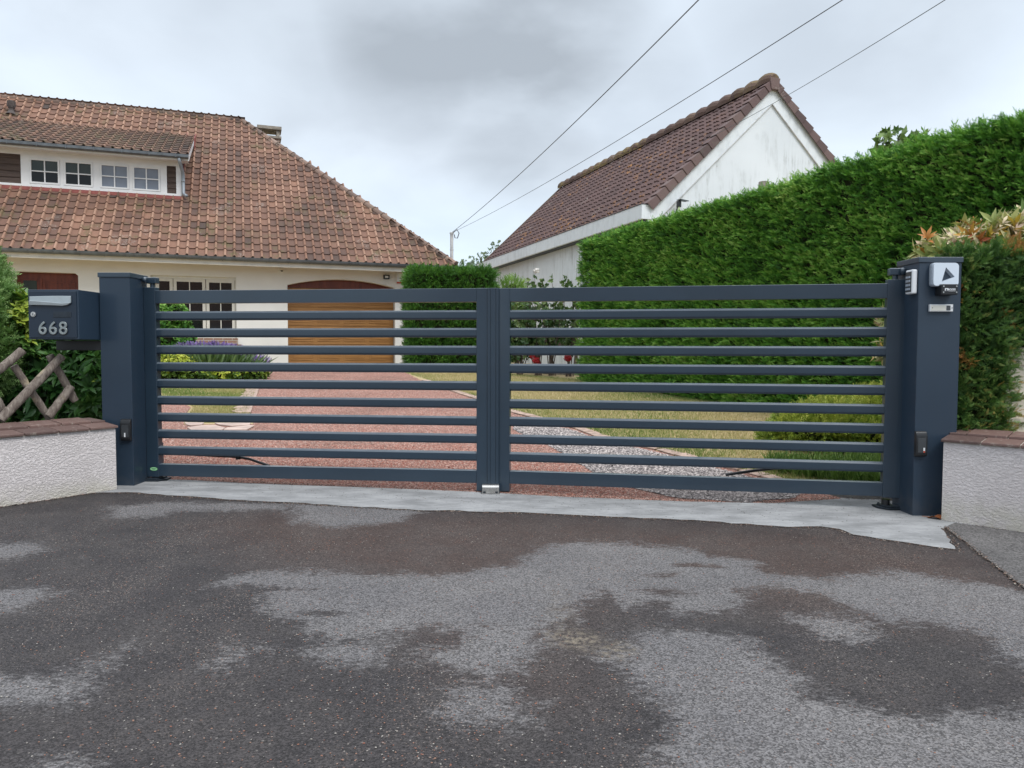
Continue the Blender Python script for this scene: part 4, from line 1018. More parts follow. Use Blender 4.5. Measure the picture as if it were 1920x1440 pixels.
# front door
dy = FE+.20
m = MB(); m.bb((dL, dy, -.03), (dR, dy+.06, dT)); fd = hb(m, 'front_door', M_MAHOG)
dx = lambda px: fac(px, 560, dy).x
m = MB()
za = dT-.30
for (a, b) in ((dx(83), dx(142)),):
    for (c, d, e, f) in ((a, b, dT-.235, dT-.20), (a, b, .1, .135), (a, a+.035, .1352, dT-.2352), (b-.035, b, .1352, dT-.2352)): m.bb((c, dy-.014, e), (d, dy-.001, f))
m.bb((dx(76), dy-.02, 0), (dx(80), dy-.001, dT-.14)); hb(m, 'door_panel', M_MAHOG, fd)
m = MB(); m.bb((dx(45), dy-.012, .2), (dx(70), dy-.001, fac(50, 524, dy).z)); hb(m, 'door_glass', M_GLASSB, fd)
for i in range(3): m = MB(); m.bb((dx(44), dy-.02, fac(50, 524, dy).z-.02-i*.55), (dx(71), dy-.0125, fac(50, 524, dy).z+.01-i*.55)); hb(m, 'glazing_bar', M_MAHOG, fd)
# windows
def casement(parent, x0, x1, z0, z1, y, fw, mv, mh, mf, mg, gy=.02, name='window', split=None):
    """one casement: frame with glazing bars, and its pane(s)"""
    m = MB(); D = .05
    m.bb((x0, y, z0), (x0+fw, y+D, z1)); m.bb((x1-fw, y, z0), (x1, y+D, z1)); m.bb((x0+fw, y+.001, z0), (x1-fw, y+D, z0+fw)); m.bb((x0+fw, y+.001, z1-fw), (x1-fw, y+D, z1))
    for i in range(mv): c = x0+fw+(x1-x0-2*fw)*(i+1)/(mv+1); m.bb((c-.011, y+.008, z0+fw), (c+.011, y+.03, z1-fw))
    for i in range(mh): c = z0+fw+(z1-z0-2*fw)*(i+1)/(mh+1); m.bb((x0+fw, y+.010, c-.011), (x1-fw, y+.029, c+.011))
    f = hb(m, name, mf, parent)
    if split:
        zc = (z0+z1)/2
        m = MB(); m.bb((x0+fw, y+gy, z0+fw), (x1-fw, y+gy+.006, zc)); hb(m, 'pane', split, f)
        m = MB(); m.bb((x0+fw, y+gy, zc+.0001), (x1-fw, y+gy+.006, z1-fw)); hb(m, 'pane', mg, f)
    else:
        m = MB(); m.bb((x0+fw, y+gy, z0+fw), (x1-fw, y+gy+.006, z1-fw)); hb(m, 'pane', mg, f)
    return f
wy = FE+.10
cx3 = [fac(p, 560, wy).x for p in (292, 325, 386, 441)]
m = MB(); m.bb((wL, wy-.01, wB), (cx3[0], wy+.06, wT)); m.bb((cx3[3], wy-.01, wB), (wR, wy+.06, wT)); m.bb((cx3[0], wy-.012, wT-.06), (cx3[3], wy+.06, wT)); m.bb((cx3[0], wy-.012, wB), (cx3[3], wy+.06, wB+.05))
hb(m, 'window_surround', M_CREAM)
for a, b, mv in ((cx3[0], cx3[1], 0), (cx3[1], cx3[2], 1), (cx3[2], cx3[3], 1)): casement(house, a+.008, b-.008, wB+.052, wT-.062, wy, .07, mv, 0, M_CREAM, M_GLASSR, split=None)
bz0 = fac(450, 651, FE).z; bx0 = fac(340, 640, FE).x; bx1 = fac(446, 640, FE).x
m = MB(); m.bb((bx0, FE-.04, bz0+.07), (bx1, FE-.002, wB)); m.bb((bx0, FE-.09, bz0), (fac(453, 640, FE).x, FE-.002, bz0+.068)); hb(m, 'brick_sill', M_BRICK)
# wall fittings
def fit(px0, px1, py0, py1, dep, name, mat, parent=house, y=None):
    y = FE if y is None else y; a = fac(px0, py1, y-dep); b = fac(px1, py0, y-dep); m = MB(); m.bb((a.x, y-dep, a.z), (b.x, y-.002, b.z)); return hb(m, name, mat, parent, bevel=.004)
l1 = fit(719.5, 730.5, 515.5, 523, .07, 'wall_lamp', M_BLACK); a = fac(722, 521, FE-.07); b = fac(728, 517.5, FE-.07); m = MB(); m.bb((a.x, FE-.078, a.z), (b.x, FE-.0702, b.z)); hb(m, 'lamp_glass', M_WHITEP, l1)
al = fit(744.5, 761.5, 511, 528.5, .06, 'alarm_box', M_WHITEP); a = fac(744.5, 531, FE-.06); b = fac(761.5, 528.7, FE-.06); m = MB(); m.bb((a.x, FE-.06, a.z), (b.x, FE-.004, b.z)); hb(m, 'alarm_strobe', M_RED, al)
l2 = fit(523.5, 531.5, 502.5, 506.5, .16, 'outdoor_camera', M_CREAM); a = fac(526, 509, FE-.14); m = MB(); m.tube([(a.x+.03, FE-.12, a.z+.05), (a.x+.03, FE-.12, a.z-.0)], [.04, .02], 10); hb(m, 'camera_eye', M_BLACK, l2)
# ---- dormer
dz0 = dface.z; DFY = 1.846
zt = DZ-.10
m = MB()
m.add([(XL, DFY, dz0-.35), (DT, DFY, dz0-.35), (DT, DFY, zt), (XL, DFY, zt)], [(0, 1, 2, 3)])
m.add([(DT, DFY, dz0-.1), (DT, DTOP, EZ+SL*DTOP), (DT, DFY, zt+.05)], [(0, 1, 2)])
dorm = hb(m, 'dormer', M_CLAD)
d_ = lambda px, py: fac(px, py, DFY-.03)
# weatherboards
def boards(x0, x1, z0, z1):
    m = MB(); n = 5; h = (z1-z0)/n
    for i in range(n): m.prism([(x0, DFY-.002, z0+i*h), (x0, DFY-.040, z0+i*h), (x0, DFY-.014, z0+(i+1)*h+.015 if i < n-1 else z1), (x0, DFY-.002, z1 if i == n-1 else z0+(i+1)*h+.015)], (x1-x0, 0, 0))
    return hb(m, 'weatherboard', M_CLAD, dorm)
fx0 = d_(39.5, 320).x; fx1 = d_(313, 335).x; fx2 = d_(330.5, 340).x
wz0 = d_(313, 364).z; 
boards(XL, fx0, wz0+.02, zt-.07); boards(fx1, fx2, wz0+.02, zt-.13)
m = MB()
m.bb((fx2, DFY-.06, dz0+.02), (DT+.02, DFY+.06, zt-.03))                       # corner post
m.bb((XL, DFY-.062, dz0-.00), (fx2, DFY-.002, wz0+.02))                        # bottom board
m.bb((XL, DFY-.050, zt-.13), (fx2, DFY-.003, zt-.03))                          # head board
hb(m, 'trim_board', M_WINW, dorm)
m = MB(); 
cs = [(55, 112.5), (119.5, 174.5), (187, 242), (248, 300.5)]
cX = [(fac(a, 330, DFY-.06).x, fac(b, 335, DFY-.06).x) for a, b in cs]
cz0 = fac(300, 359.5, DFY-.06).z; cz1 = fac(300, 315-.5, DFY-.06).z; cz1 = max(cz1, fac(57, 298.5, DFY-.06).z)
yb = DFY-.055
m.bb((fx0, yb, wz0+.0205), (cX[0][0], DFY-.004, zt-.1302)); m.bb((cX[3][1], yb, wz0+.0205), (fx1, DFY-.004, zt-.1302))
for a, b in ((0, 1), (1, 2), (2, 3)): m.bb((cX[a][1], yb, wz0+.0205), (cX[b][0], DFY-.004, zt-.1302))
m.bb((cX[0][0], yb+.001, wz0+.0205), (cX[3][1], DFY-.004, cz0)); m.bb((cX[0][0], yb+.001, cz1), (cX[3][1], DFY-.004, zt-.1302))
hb(m, 'window_band', M_WINW, dorm)
for i, (a, b) in enumerate(cX):
    m_ = MB(); f = None
    # frame, glazing cross and panes of each casement (window and its panes are grandchildren of the house)
    D = .045; y = yb-.012; fw = .040; z0_, z1_ = cz0+.003, cz1-.003; x0, x1 = a+.004, b-.004
    m_.bb((x0, y, z0_), (x0+fw, y+D, z1_)); m_.bb((x1-fw, y, z0_), (x1, y+D, z1_)); m_.bb((x0+fw, y+.001, z0_), (x1-fw, y+D, z0_+fw)); m_.bb((x0+fw, y+.001, z1_-fw), (x1-fw, y+D, z1_))
    cx = (x0+x1)/2; cz = (z0_+z1_)/2; m_.bb((cx-.013, y+.006, z0_+fw), (cx+.013, y+.03, z1_-fw)); m_.bb((x0+fw, y+.008, cz-.013), (x1-fw, y+.029, cz+.013))
    w_ = hb(m_, 'dormer_window', M_WINW)
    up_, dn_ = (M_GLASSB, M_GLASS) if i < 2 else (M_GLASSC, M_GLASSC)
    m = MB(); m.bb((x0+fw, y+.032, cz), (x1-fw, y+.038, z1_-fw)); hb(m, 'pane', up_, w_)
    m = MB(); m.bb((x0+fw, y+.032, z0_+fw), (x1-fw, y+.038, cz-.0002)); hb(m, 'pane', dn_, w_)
m = MB(); m.bb((XL, DE-.03, DZ-.16), (DR-.02, DE+.02, DZ-.05)); m.bb((XL, DE+.0201, DZ-.13), (DR-.03, DFY+.02, DZ-.115))
m.prism([(DR-.02, DE-.03, DZ-.17), (DR-.02, DE-.03, DZ-.02), (DR-.02, DTOP-.6, DZ+dsl*(DTOP-DE-.6)-.02), (DR-.02, DTOP-.6, DZ+dsl*(DTOP-DE-.6)-.13)], (.025, 0, 0)); hb(m, 'dormer_fascia', M_WINW, dorm)
m = MB()
prof = [(DE-.155, DZ-.035), (DE-.150, DZ-.10), (DE-.115, DZ-.128), (DE-.07, DZ-.128), (DE-.04, DZ-.10), (DE-.035, DZ-.04)]
m.add([(XL, y, z) for y, z in prof]+[(DR, y, z) for y, z in prof], [(k, k+1, k+1+len(prof), k+len(prof)) for k in range(len(prof)-1)]); m.add([(DR, y, z) for y, z in prof], [list(range(len(prof)))])
x = XL+.3
while x < DR: m.bb((x, DE-.16, DZ-.12), (x+.02, DE-.151, DZ-.03)); x += .6
g2 = hb(m, 'dormer_gutter', M_GUTTER, dorm); sm = g2.modifiers.new('solid', 'SOLIDIFY'); sm.thickness = .004
tx = fac(336.5, 320, DE).x
m = MB(); m.tube([(tx, DE-.09, DZ-.12), (tx+.01, DE-.07, DZ-.20), (tx+.05, DFY-.14, DZ-.38), (tx+.06, DFY-.12, DZ-.46), (tx+.06, DFY-.12, dz0+.10), (tx+.09, DFY-.15, dz0+.05), (tx+.14, DFY-.20, dz0+.02)], .042, 12)
m.tube([(tx+.06, DFY-.12, dz0+.38), (tx+.06, DFY-.12, dz0+.42)], .047, 12); hb(m, 'downpipe', M_PIPE, dorm, smooth=True)
m = MB()
ncol = int((DR-XL)/TW)+1; nrow = 11; c_d, s_d = math.cos(dal), math.sin(dal); L2 = (DTOP-DE+.08)/c_d/nrow
tiles(m, (DR-ncol*TW, DE-.06, DZ-.02), (1, 0, 0), (0, c_d, s_d), (0, -s_d, c_d), ncol, nrow, TW, L2, PF, lambda a, b: True, 9)
hb(m, 'dormer_roof', M_TILEDK, dorm)
m = MB(); m.prism([(XL, DE, DZ-.05), (XL, DTOP+.05, EZ+SL*DTOP-.04), (XL, DTOP+.05, EZ+SL*DTOP-.06), (XL, DE, DZ-.07)], (DR-XL-.02, 0, 0)); hb(m, 'dormer_deck', M_TILEDK, dorm)
m = MB(); zr_ = EZ+SL*(DFY-.17)+.075; m.prism([(XL, DFY-.125, EZ+SL*(DFY-.125)+.075), (XL, DFY-.066, dz0+.030), (XL, DFY-.063, dz0+.01), (XL, DFY-.125, EZ+SL*(DFY-.125)+.05)], (DT-XL+.06, 0, 0))
m.prism([(DT+.005, DFY, dz0-.02), (DT+.005, DTOP-.1, EZ+SL*(DTOP-.1)+.04), (DT+.005, DTOP-.1, EZ+SL*(DTOP-.1)+.15), (DT+.005, DFY, dz0+.22)], (.02, 0, 0))
m.prism([(DR+.006, DTOP-.75, EZ+SL*(DTOP-.75)), (DR+.006, DTOP-.0, EZ+SL*(DTOP)+.08), (DR+.006, DTOP-.7, DZ+dsl*(DTOP-.7-DE)+.06)], (.03, 0, 0))
hb(m, 'red_flashing', M_FLASH, dorm)
# vent pipe and chimney
vp = loc_(onplane(22, 222, HO+Vector((0, 0, EZ))-Mv*0, Mv*(-s_al)+Vector((0, 0, c_al))), HO)
e_v = fac(22, 222, 4.6)
m = MB(); zc = EZ+SL*4.6; m.tube([(e_v.x, 4.6, zc-.1), (e_v.x, 4.6, zc+.20)], .065, 14); m.tube([(e_v.x, 4.6, zc+.16), (e_v.x, 4.6, zc+.19), (e_v.x, 4.6, zc+.34), (e_v.x, 4.6, zc+.37)], [.08, .085, .10, .02], 14)
for g in range(8): a_ = g*math.pi/4; m.bb((e_v.x+.095*math.cos(a_)-.010, 4.6+.095*math.sin(a_)-.010, zc+.20), (e_v.x+.095*math.cos(a_)+.010, 4.6+.095*math.sin(a_)+.010, zc+.34))
m.tube([(e_v.x, 4.55, zc-.06), (e_v.x, 4.6, zc+.08)], [.14, .07], 14); hb(m, 'vent_pipe', M_VENT, roof)
CE = 6.5; c0 = fac(482, 236, CE); c1 = fac(526, 237, CE); ctop = c0.z; zroof = EZ+SL*(2*RW-CE)
m = MB(); cb_ = fac(510, 259, CE).z; m.bb((c0.x+.08, CE, zroof-1.8), (c1.x-.03, CE+.55, cb_)); ch = hb(m, 'chimney', M_BRICK, roof)
m = MB(); m.bb((c0.x+.02, CE-.05, cb_), (c1.x+.02, CE+.6, cb_+.07)); m.bb((c0.x, CE-.06, ctop-.07), (c1.x+.03, CE+.62, ctop+.03))
for xx in (c0.x+.05, c1.x-.13):
    for yy in (CE, CE+.45): m.bb((xx, yy, cb_+.07), (xx+.1, yy+.1, ctop-.07))
hb(m, 'chimney_cap', M_OLDCONC, roof)
# mast on the right corner
mt = fac(847, 438, .5); mb_ = fac(847, 500, .5)
m = MB(); m.tube([(mt.x, .5, mb_.z-.4), (mt.x, .5, mt.z)], .045, 12); m.tube([(mt.x, .5, mt.z-.01), (mt.x, .5, mt.z+.03), (mt.x, .5, mt.z+.05)], [.06, .055, .02], 12); m.tube([(mt.x, .5, mt.z-.45), (mt.x, .5, mt.z-.42)], .052, 12)
ms = hb(m, 'mast', M_MAST)
m = MB(); m.tube([(mt.x+.03, .47, mt.z+.02), (mt.x+.12, .40, mt.z+.10), (mt.x+.17, .37, mt.z+.0), (mt.x+.13, .39, mt.z-.13), (mt.x+.07, .43, mt.z-.12), (mt.x+.06, .45, mt.z-.03)], .013, 6); hb(m, 'cable_loop', M_CABLE, ms)
MAST = HO+U*mt.x+Mv*.45+Vector((0, 0, mt.z+.03))

# ------------------------------------------------------------------ neighbour's building
NO = Vector((3.03, 16.2, .5))
nb_ = T('neighbour_house', 'white neighbouring building with a steep plum tile roof behind the tall hedge', 'house', NO, rz=YAW)
def nbx(m, name, mat, parent=nb_, **k): return m.build(name, mat, parent, local=True, **k)
ne = fac(1222, 386, 0, NO); ap = fac(1447, 160, 0, NO)
EH = ne.z; X00 = ne.x; HWd = ap.x-ne.x; AH = ap.z; NLn = 11.9; nsl = (AH-EH)/HWd; na = math.atan(nsl)
m = MB()
m.prism([(X00, 0, -.5), (X00+2*HWd, 0, -.5), (X00+2*HWd, 0, EH), (X00+HWd, 0, AH), (X00, 0, EH)], (0, NLn, 0)); nbx(m, 'wall', M_NWALL)
# raking boards on the gable
m = MB(); bw = .30
for s in (1, -1):
    xe = X00+HWd-s*(HWd+.12); ze = EH-nsl*.12; xa_ = X00+HWd
    m.prism([(xe, -.030, ze), (xa_, -.030, AH), (xa_, -.030, AH-bw/math.cos(na)), (xe, -.030, ze-bw/math.cos(na)+.0)], (0, .028, 0))
nbx(m, 'rake_board', M_WHITEB)
m = MB()
for s in (1, -1):
    xe = X00+HWd-s*(HWd+.05); ze = EH-nsl*.05; h0 = (bw+.0)/math.cos(na)
    m.prism([(xe, -.042, ze-h0), (X00+HWd-s*.0, -.042, AH-h0), (X00+HWd, -.042, AH-h0-.022), (xe, -.042, ze-h0-.022)], (0, .040, 0))
nbx(m, 'drip_bead', M_MAST)
# box gutter along both eaves
gz1 = fac(1205, 383, -.03, NO).z; gz0_ = gz1-.31
m = MB()
for (xa, xb) in ((X00-.27, X00-.002), (X00+2*HWd+.002, X00+2*HWd+.27)): m.bb((xa, -.05, gz0_), (xb, NLn+.1, gz1))
fb = nbx(m, 'box_gutter', M_WHITEB, bevel=.006)
m = MB(); m.bb((X00-.285, -.06, gz1+.0005), (X00+.0, NLn+.1, gz1+.010)); m.bb((X00-.20, -.02, gz0_-.02), (X00-.003, NLn, gz0_-.0005)); nbx(m, 'gutter_edge', M_DARKMETAL, fb)
OV = .10; rc = (HWd+OV)/math.cos(na); NW, NLt = .298, rc/16
def nroof(s):
    m = MB(); cn, sn = math.cos(na), math.sin(na)
    x0 = X00+HWd-s*(HWd+OV); z0 = EH-nsl*OV+.09
    tiles(m, (x0, .03, z0), (0, 1, 0), (s*cn, 0, sn), (-s*sn, 0, cn), int(NLn/NW), 16, NW, NLt, PR, lambda a, b: True, 21+s, lift=.034, roll=False)
    return m
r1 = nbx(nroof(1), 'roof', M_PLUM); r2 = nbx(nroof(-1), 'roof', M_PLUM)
m = MB()
for s in (1, -1):
    x0 = X00+HWd-s*(HWd+OV-.02); z0 = EH-nsl*(OV-.02)+.07
    m.add([(x0, -.02, z0), (X00+HWd, -.02, AH+.07), (X00+HWd, NLn+.1, AH+.07), (x0, NLn+.1, z0)], [(0, 1, 2, 3)])
    m.add([(x0, -.02, z0-.05), (X00+HWd, -.02, AH+.0), (X00+HWd, NLn+.1, AH+.0), (x0, NLn+.1, z0-.05)], [(0, 1, 2, 3)])
    m.prism([(x0, NLn+.0, z0-.2), (x0, NLn+.0, z0+.07), (X00+HWd, NLn+.0, AH+.14), (X00+HWd, NLn+.0, AH-.1)], (0, .12, 0))
nbx(m, 'roof_deck', M_TILEDK, r1)
# verge tiles: stepped cloaks over the gable edge
m = MB(); r = random.Random(5); cn, sn = math.cos(na), math.sin(na)
for s in (1, -1):
    x0 = X00+HWd-s*(HWd+OV); z0 = EH-nsl*OV+.09; o = Vector((x0, 0, z0)); up = Vector((s*cn, 0, sn)); nr = Vector((-s*sn, 0, cn)); nV = 15; VL = rc/nV
    for i in range(nV):
        a = i*VL-.02; b = (i+1)*VL+.01; ti = r.random(); q0, q1 = .070, .036
        P8 = [o+up*a+Vector((0, -.085, 0))+nr*(q0-.02), o+up*b+Vector((0, -.085, 0))+nr*(q1-.02), o+up*b+Vector((0, .14, 0))+nr*(q1-.02), o+up*a+Vector((0, .14, 0))+nr*(q0-.02)]
        m.prism(P8, nr*.028, ti)
        yy = -.097-.012*(i % 1)
        m.prism([o+up*a+Vector((0, -.112, 0))+nr*(q0+.006), o+up*b+Vector((0, -.094, 0))+nr*(q1+.006), o+up*b+Vector((0, -.094, 0))+nr*(-.115), o+up*a+Vector((0, -.112, 0))+nr*(-.122)], (0, .016, 0), ti)
nbx(m, 'verge_tiles', M_VERGE, r1, bevel=.008)
m = MB(); ridge(m, (X00+HWd, -.10, AH+.10), (X00+HWd, NLn+.12, AH+.10), .155, .50, 8, hump=.0, round_=True); nbx(m, 'ridge_tiles', M_PLUMR, r1)
m = MB(); m.prism([(X00+HWd-.14, -.125, AH+.13), (X00+HWd+.14, -.125, AH+.13), (X00+HWd+.10, -.125, AH-.13), (X00+HWd-.10, -.125, AH-.13)], (0, .10, 0), .9); nbx(m, 'ridge_end', M_VERGE, r1, bevel=.01)
# lamp on a bracket on the gable
lp = fac(1272, 384, -.15, NO)
m = MB(); m.tube([(lp.x-.10, -.002, lp.z-.22), (lp.x-.06, -.15, lp.z-.18), (lp.x-.02, -.16, lp.z-.02)], .016, 8); m.bb((lp.x-.035, -.22, lp.z-.06), (lp.x+.03, -.12, lp.z+.08)); gl = nbx(m, 'gable_lamp', M_BLACK, bevel=.006)
m = MB(); m.prism([(lp.x-.03, -.30, lp.z+.085), (lp.x+.17, -.30, lp.z+.06), (lp.x+.17, -.12, lp.z+.075), (lp.x-.03, -.12, lp.z+.10)], (0, 0, .012)); nbx(m, 'solar_panel', M_DARKMETAL, gl)

# ------------------------------------------------------------------ overhead cables
def cable(label, a, b, sag, r, seed):
    m = MB(); a = Vector(a); b = Vector(b); N = 40
    m.tube([a.lerp(b, i/N)-Vector((0, 0, sag*4*(i/N)*(1-i/N))) for i in range(N+1)], r, 6)
    o = m.build('overhead_cable', M_CABLE, None, base=tuple(a)); return tag(o, label, 'cable', 'overhead cables')
cable('steepest overhead cable, rising from the mast at the house corner to the sky', MAST, atY(1750, -450, 5.0), .16, .0062, 1)
cable('middle overhead cable, running from the house-corner mast over the tall hedge', MAST+Vector((.03, 0, .01)), atY(1775, -125, 5.0), .12, .0042, 2)
e3 = fac(1322, 262, -.12, NO); e3w = NO+U*e3.x+Mv*e3.y+Vector((0, 0, e3.z))
cable('right overhead cable, passing in front of the white gable', e3w, atY(2350, -370, 4.5), .10, .0045, 3)
# old post top showing over the hedge
# ------------------------------------------------------------------ hedges and plants
def hedge_core(name, parent, p0, d, n, L, th, zb, zt, inset=.10, mat=M_CORE, flare=0.):
    """irregular twiggy core; p0 = start on the visible foot line, d along, n inward"""
    nx_, nz_ = max(4, int(L/.25)), max(4, int((zt-zb)/.25)); V = []; F = []
    m = MB()
    def bumpy(): return RNG.uniform(-.03, .03)
    def sheet(fn, a, b):
        o = len(m.v)
        for j in range(b+1):
            for i in range(a+1): m.v.append(Vector(fn(i/a, j/b)))
        for j in range(b):
            for i in range(a): m.f.append([o+j*(a+1)+i, o+j*(a+1)+i+1, o+(j+1)*(a+1)+i+1, o+(j+1)*(a+1)+i]); m.t.append(.5)
    z0, z1 = zb, zt-inset
    i0, i1, b0, b1 = inset, L-inset, inset, th-inset
    sheet(lambda u, v: p0+d*(i0+(i1-i0)*u)+n*(b0+bumpy())+Vector((0, 0, z0+(z1-z0)*v)), nx_, nz_)
    sheet(lambda u, v: p0+d*(i0+(i1-i0)*u)+n*(b1+bumpy())+Vector((0, 0, z0+(z1-z0)*v)), nx_, nz_)
    sheet(lambda u, v: p0+d*(i0+(i1-i0)*u)+n*(b0+(b1-b0)*v)+Vector((0, 0, z1+bumpy())), nx_, 3)
    sheet(lambda u, v: p0+d*i0+n*(b0+(b1-b0)*u)+Vector((0, 0, z0+(z1-z0)*v)), 3, nz_)
    sheet(lambda u, v: p0+d*i1+n*(b0+(b1-b0)*u)+Vector((0, 0, z0+(z1-z0)*v)), 3, nz_)
    return m.build(name, mat, parent)
def vnoise(P, f, seed=0):
    """cheap smooth pseudo noise in -1..1"""
    r = np.random.default_rng(seed); s = np.zeros(len(P))
    for k in range(5):
        w = r.normal(size=3)*f*(1+.5*k); s += np.sin(P @ w+r.uniform(0, 6.28))/(1+.5*k)
    return s/2.2
def tufts(P, N, dirv, size, amp, tintb, name, mat, parent, temps, spread, seed, patch, k=6):
    """each point carries a little drooping branchlet: several sprays one behind the other"""
    r = np.random.default_rng(seed); n = len(P)
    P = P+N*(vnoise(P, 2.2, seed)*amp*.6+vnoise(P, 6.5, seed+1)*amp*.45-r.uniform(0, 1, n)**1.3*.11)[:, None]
    D = N*.55+np.array(dirv)[None]*.9+r.normal(0, spread, (n, 3)); D /= np.linalg.norm(D, axis=1, keepdims=True)
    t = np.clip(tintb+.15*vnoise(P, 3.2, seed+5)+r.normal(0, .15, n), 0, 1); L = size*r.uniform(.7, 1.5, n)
    if patch is not None: t = patch(P, t, r)
    PP, DD, TT, SS = [], [], [], []
    for j in range(k):
        s = j/(k-1); PP.append(P+D*(L*s*1.25)[:, None]+r.normal(0, .10*(1-.6*s), (n, 3))*L[:, None]*1.1-np.array([0, 0, 1])*(L*s*s*.12)[:, None])
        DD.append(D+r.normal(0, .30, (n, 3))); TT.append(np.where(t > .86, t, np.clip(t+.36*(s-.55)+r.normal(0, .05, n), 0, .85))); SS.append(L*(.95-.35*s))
    return scatter(name, temps, np.concatenate(PP), np.concatenate(DD), np.concatenate(SS), np.concatenate(TT), mat, parent)
def hedge_skin(P, N, dirv, size, amp, tintb, name, mat, parent, temps=SPRAY, spread=.34, seed=0, patch=None, tuft=True):
    P = np.array(P); N = np.array(N); n = len(P); r = np.random.default_rng(seed)
    if tuft:
        return tufts(P, N, dirv, size, amp, tintb, name, mat, parent, temps, spread, seed, patch)
    lump = vnoise(P, 2.2, seed)*amp*.6+vnoise(P, 6.5, seed+1)*amp*.5
    depth = -r.uniform(0, 1, n)**1.5*.10
    P2 = P+N*(lump+depth)[:, None]+r.normal(0, .012, (n, 3))
    D = N*.55+np.array(dirv)[None]*.9+r.normal(0, spread, (n, 3))
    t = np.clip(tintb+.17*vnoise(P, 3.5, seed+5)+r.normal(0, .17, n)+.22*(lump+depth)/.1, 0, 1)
    if patch is not None: t = patch(P, t, r)
    return scatter(name, temps, P2, D, size*r.uniform(.65, 1.25, n), t, mat, parent)
def box_pts(p0, d, n, L, th, zbf, zt, dens, tops=1.0, faces=('front', 'top', 'start', 'end'), topf=None, seed=0):
    """random points on the faces of a hedge box"""
    r = np.random.default_rng(seed+50); P = []; N = []; dn = np.array(d); nn = np.array(n); p0 = np.array(p0)
    zt_f = (lambda p: zt) if not callable(zt) else (lambda p: zt(p[0], p[1]))
    zavg = zt_f(p0)-zbf(p0[0], p0[1])
    def put(k, fn, nv):
        k = int(k); 
        for _ in range(k):
            P.append(fn(r.random(), r.random())); N.append(nv)
    def zz(p, v): b = zbf(p[0], p[1]); return b+(zt_f(p)-b)*v
    def fr(off):
        def f(u, v): p = p0+dn*L*u+nn*off; return (p[0], p[1], zz(p, v))
        return f
    if 'front' in faces: put(L*zavg*dens, fr(0), tuple(-nn))
    if 'back' in faces: put(L*zavg*dens*.4, fr(th), tuple(nn))
    def tp(u, v): p = p0+dn*L*u+nn*th*v; return (p[0], p[1], zt_f(p))
    if 'top' in faces: put(L*th*dens*tops, tp, (0, 0, 1))
    def ed(o):
        def f(u, v): p = p0+dn*o+nn*th*u; return (p[0], p[1], zz(p, v))
        return f
    if 'start' in faces: put(th*zavg*dens, ed(0), tuple(-dn))
    if 'end' in faces: put(th*zavg*dens, ed(L), tuple(dn))
    return P, N
Z3 = lambda x, y: gz(x, y)

# big hedge between the two plots
ha = gpt(1090, 716); hb2 = gpt(1500, 781)
hd = Vector((hb2.x-ha.x, hb2.y-ha.y, 0)).normalized(); hn = Vector((-hd.y, hd.x, 0)); hn = hn if hn.x > 0 else -hn
HL = 13.5
topf = lambda x, y: 3.02+.056*min(max((x-ha.x)*hd.x+(y-ha.y)*hd.y, 0), 6.3); top = 3.04
t = T('tall_hedge', 'tall clipped conifer hedge running from the right gate post back towards the white building', 'hedge', (ha.x, ha.y, ha.z))
hp0 = Vector((ha.x, ha.y, 0))
#print('hedge', ha, hb2, hd, top, onplane(1568, 310, ha, hn).z, onplane(1090, 451, ha, hn).z, onplane(1900, 223, ha, hn).z)
hc = hedge_core('inner_branches', t, hp0, hd, hn, HL, .85, ha.z-.6, top)
zb_ = ha.z-.6
for v in hc.data.vertices:
    w_ = v.co+Vector(t.location); w_.z = zb_+(w_.z-zb_)*(topf(w_.x, w_.y)-.08-zb_)/(top-.10-zb_); v.co = w_-Vector(t.location)
P, N = box_pts(hp0, hd, hn, HL, .85, Z3, topf, 950, 1.3, seed=1)
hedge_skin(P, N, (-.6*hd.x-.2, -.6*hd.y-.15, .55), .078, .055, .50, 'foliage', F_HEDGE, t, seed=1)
# loose shoots along the top
k = 650; r = np.random.default_rng(4); u = r.random(k)**1.3; q = np.array(hp0)[None]+np.array(hd)[None]*(HL*(1-u)*.95+.3)[:, None]+np.array(hn)[None]*r.uniform(.0, .8, k)[:, None]; q[:, 2] = [topf(a_, b_)-.02 for a_, b_ in q[:, :2]]
scatter('top_shoots', SPRAY_FINE, q, np.stack([r.normal(-.1, .35, k), r.normal(0, .3, k), np.ones(k)], -1), r.uniform(.10, .30, k)*(.5+.8*(1-u)), r.uniform(.4, .9, k), F_HEDGE, t)

# dark clipped hedge by the garage
ba = gpt(772, 704); bb_ = gpt(925, 707)
bY = 16.6; a0 = atY(770, 704, bY); a1 = atY(925, 704, bY+.35); bt_ = atY(850, 506, bY).z
bd = Vector((a1.x-a0.x, a1.y-a0.y, 0)); bL = bd.length; bd.normalize(); bn = Vector((-bd.y, bd.x, 0))
t = T('clipped_hedge', 'short dark clipped hedge block beside the garage door', 'hedge', (a0.x, a0.y, gz(a0.x, a0.y)))
p0 = Vector((a0.x, a0.y, 0)); hedge_core('inner_branches', t, p0, bd, bn, bL, 1.5, gz(a0.x, a0.y)-.2, bt_, .08)
P, N = box_pts(p0, bd, bn, bL, 1.5, Z3, bt_, 480, .8, seed=3)
hedge_skin(P, N, (.1, -.1, .55), .10, .03, .42, 'foliage', F_BOXH, t, seed=3, spread=.45)

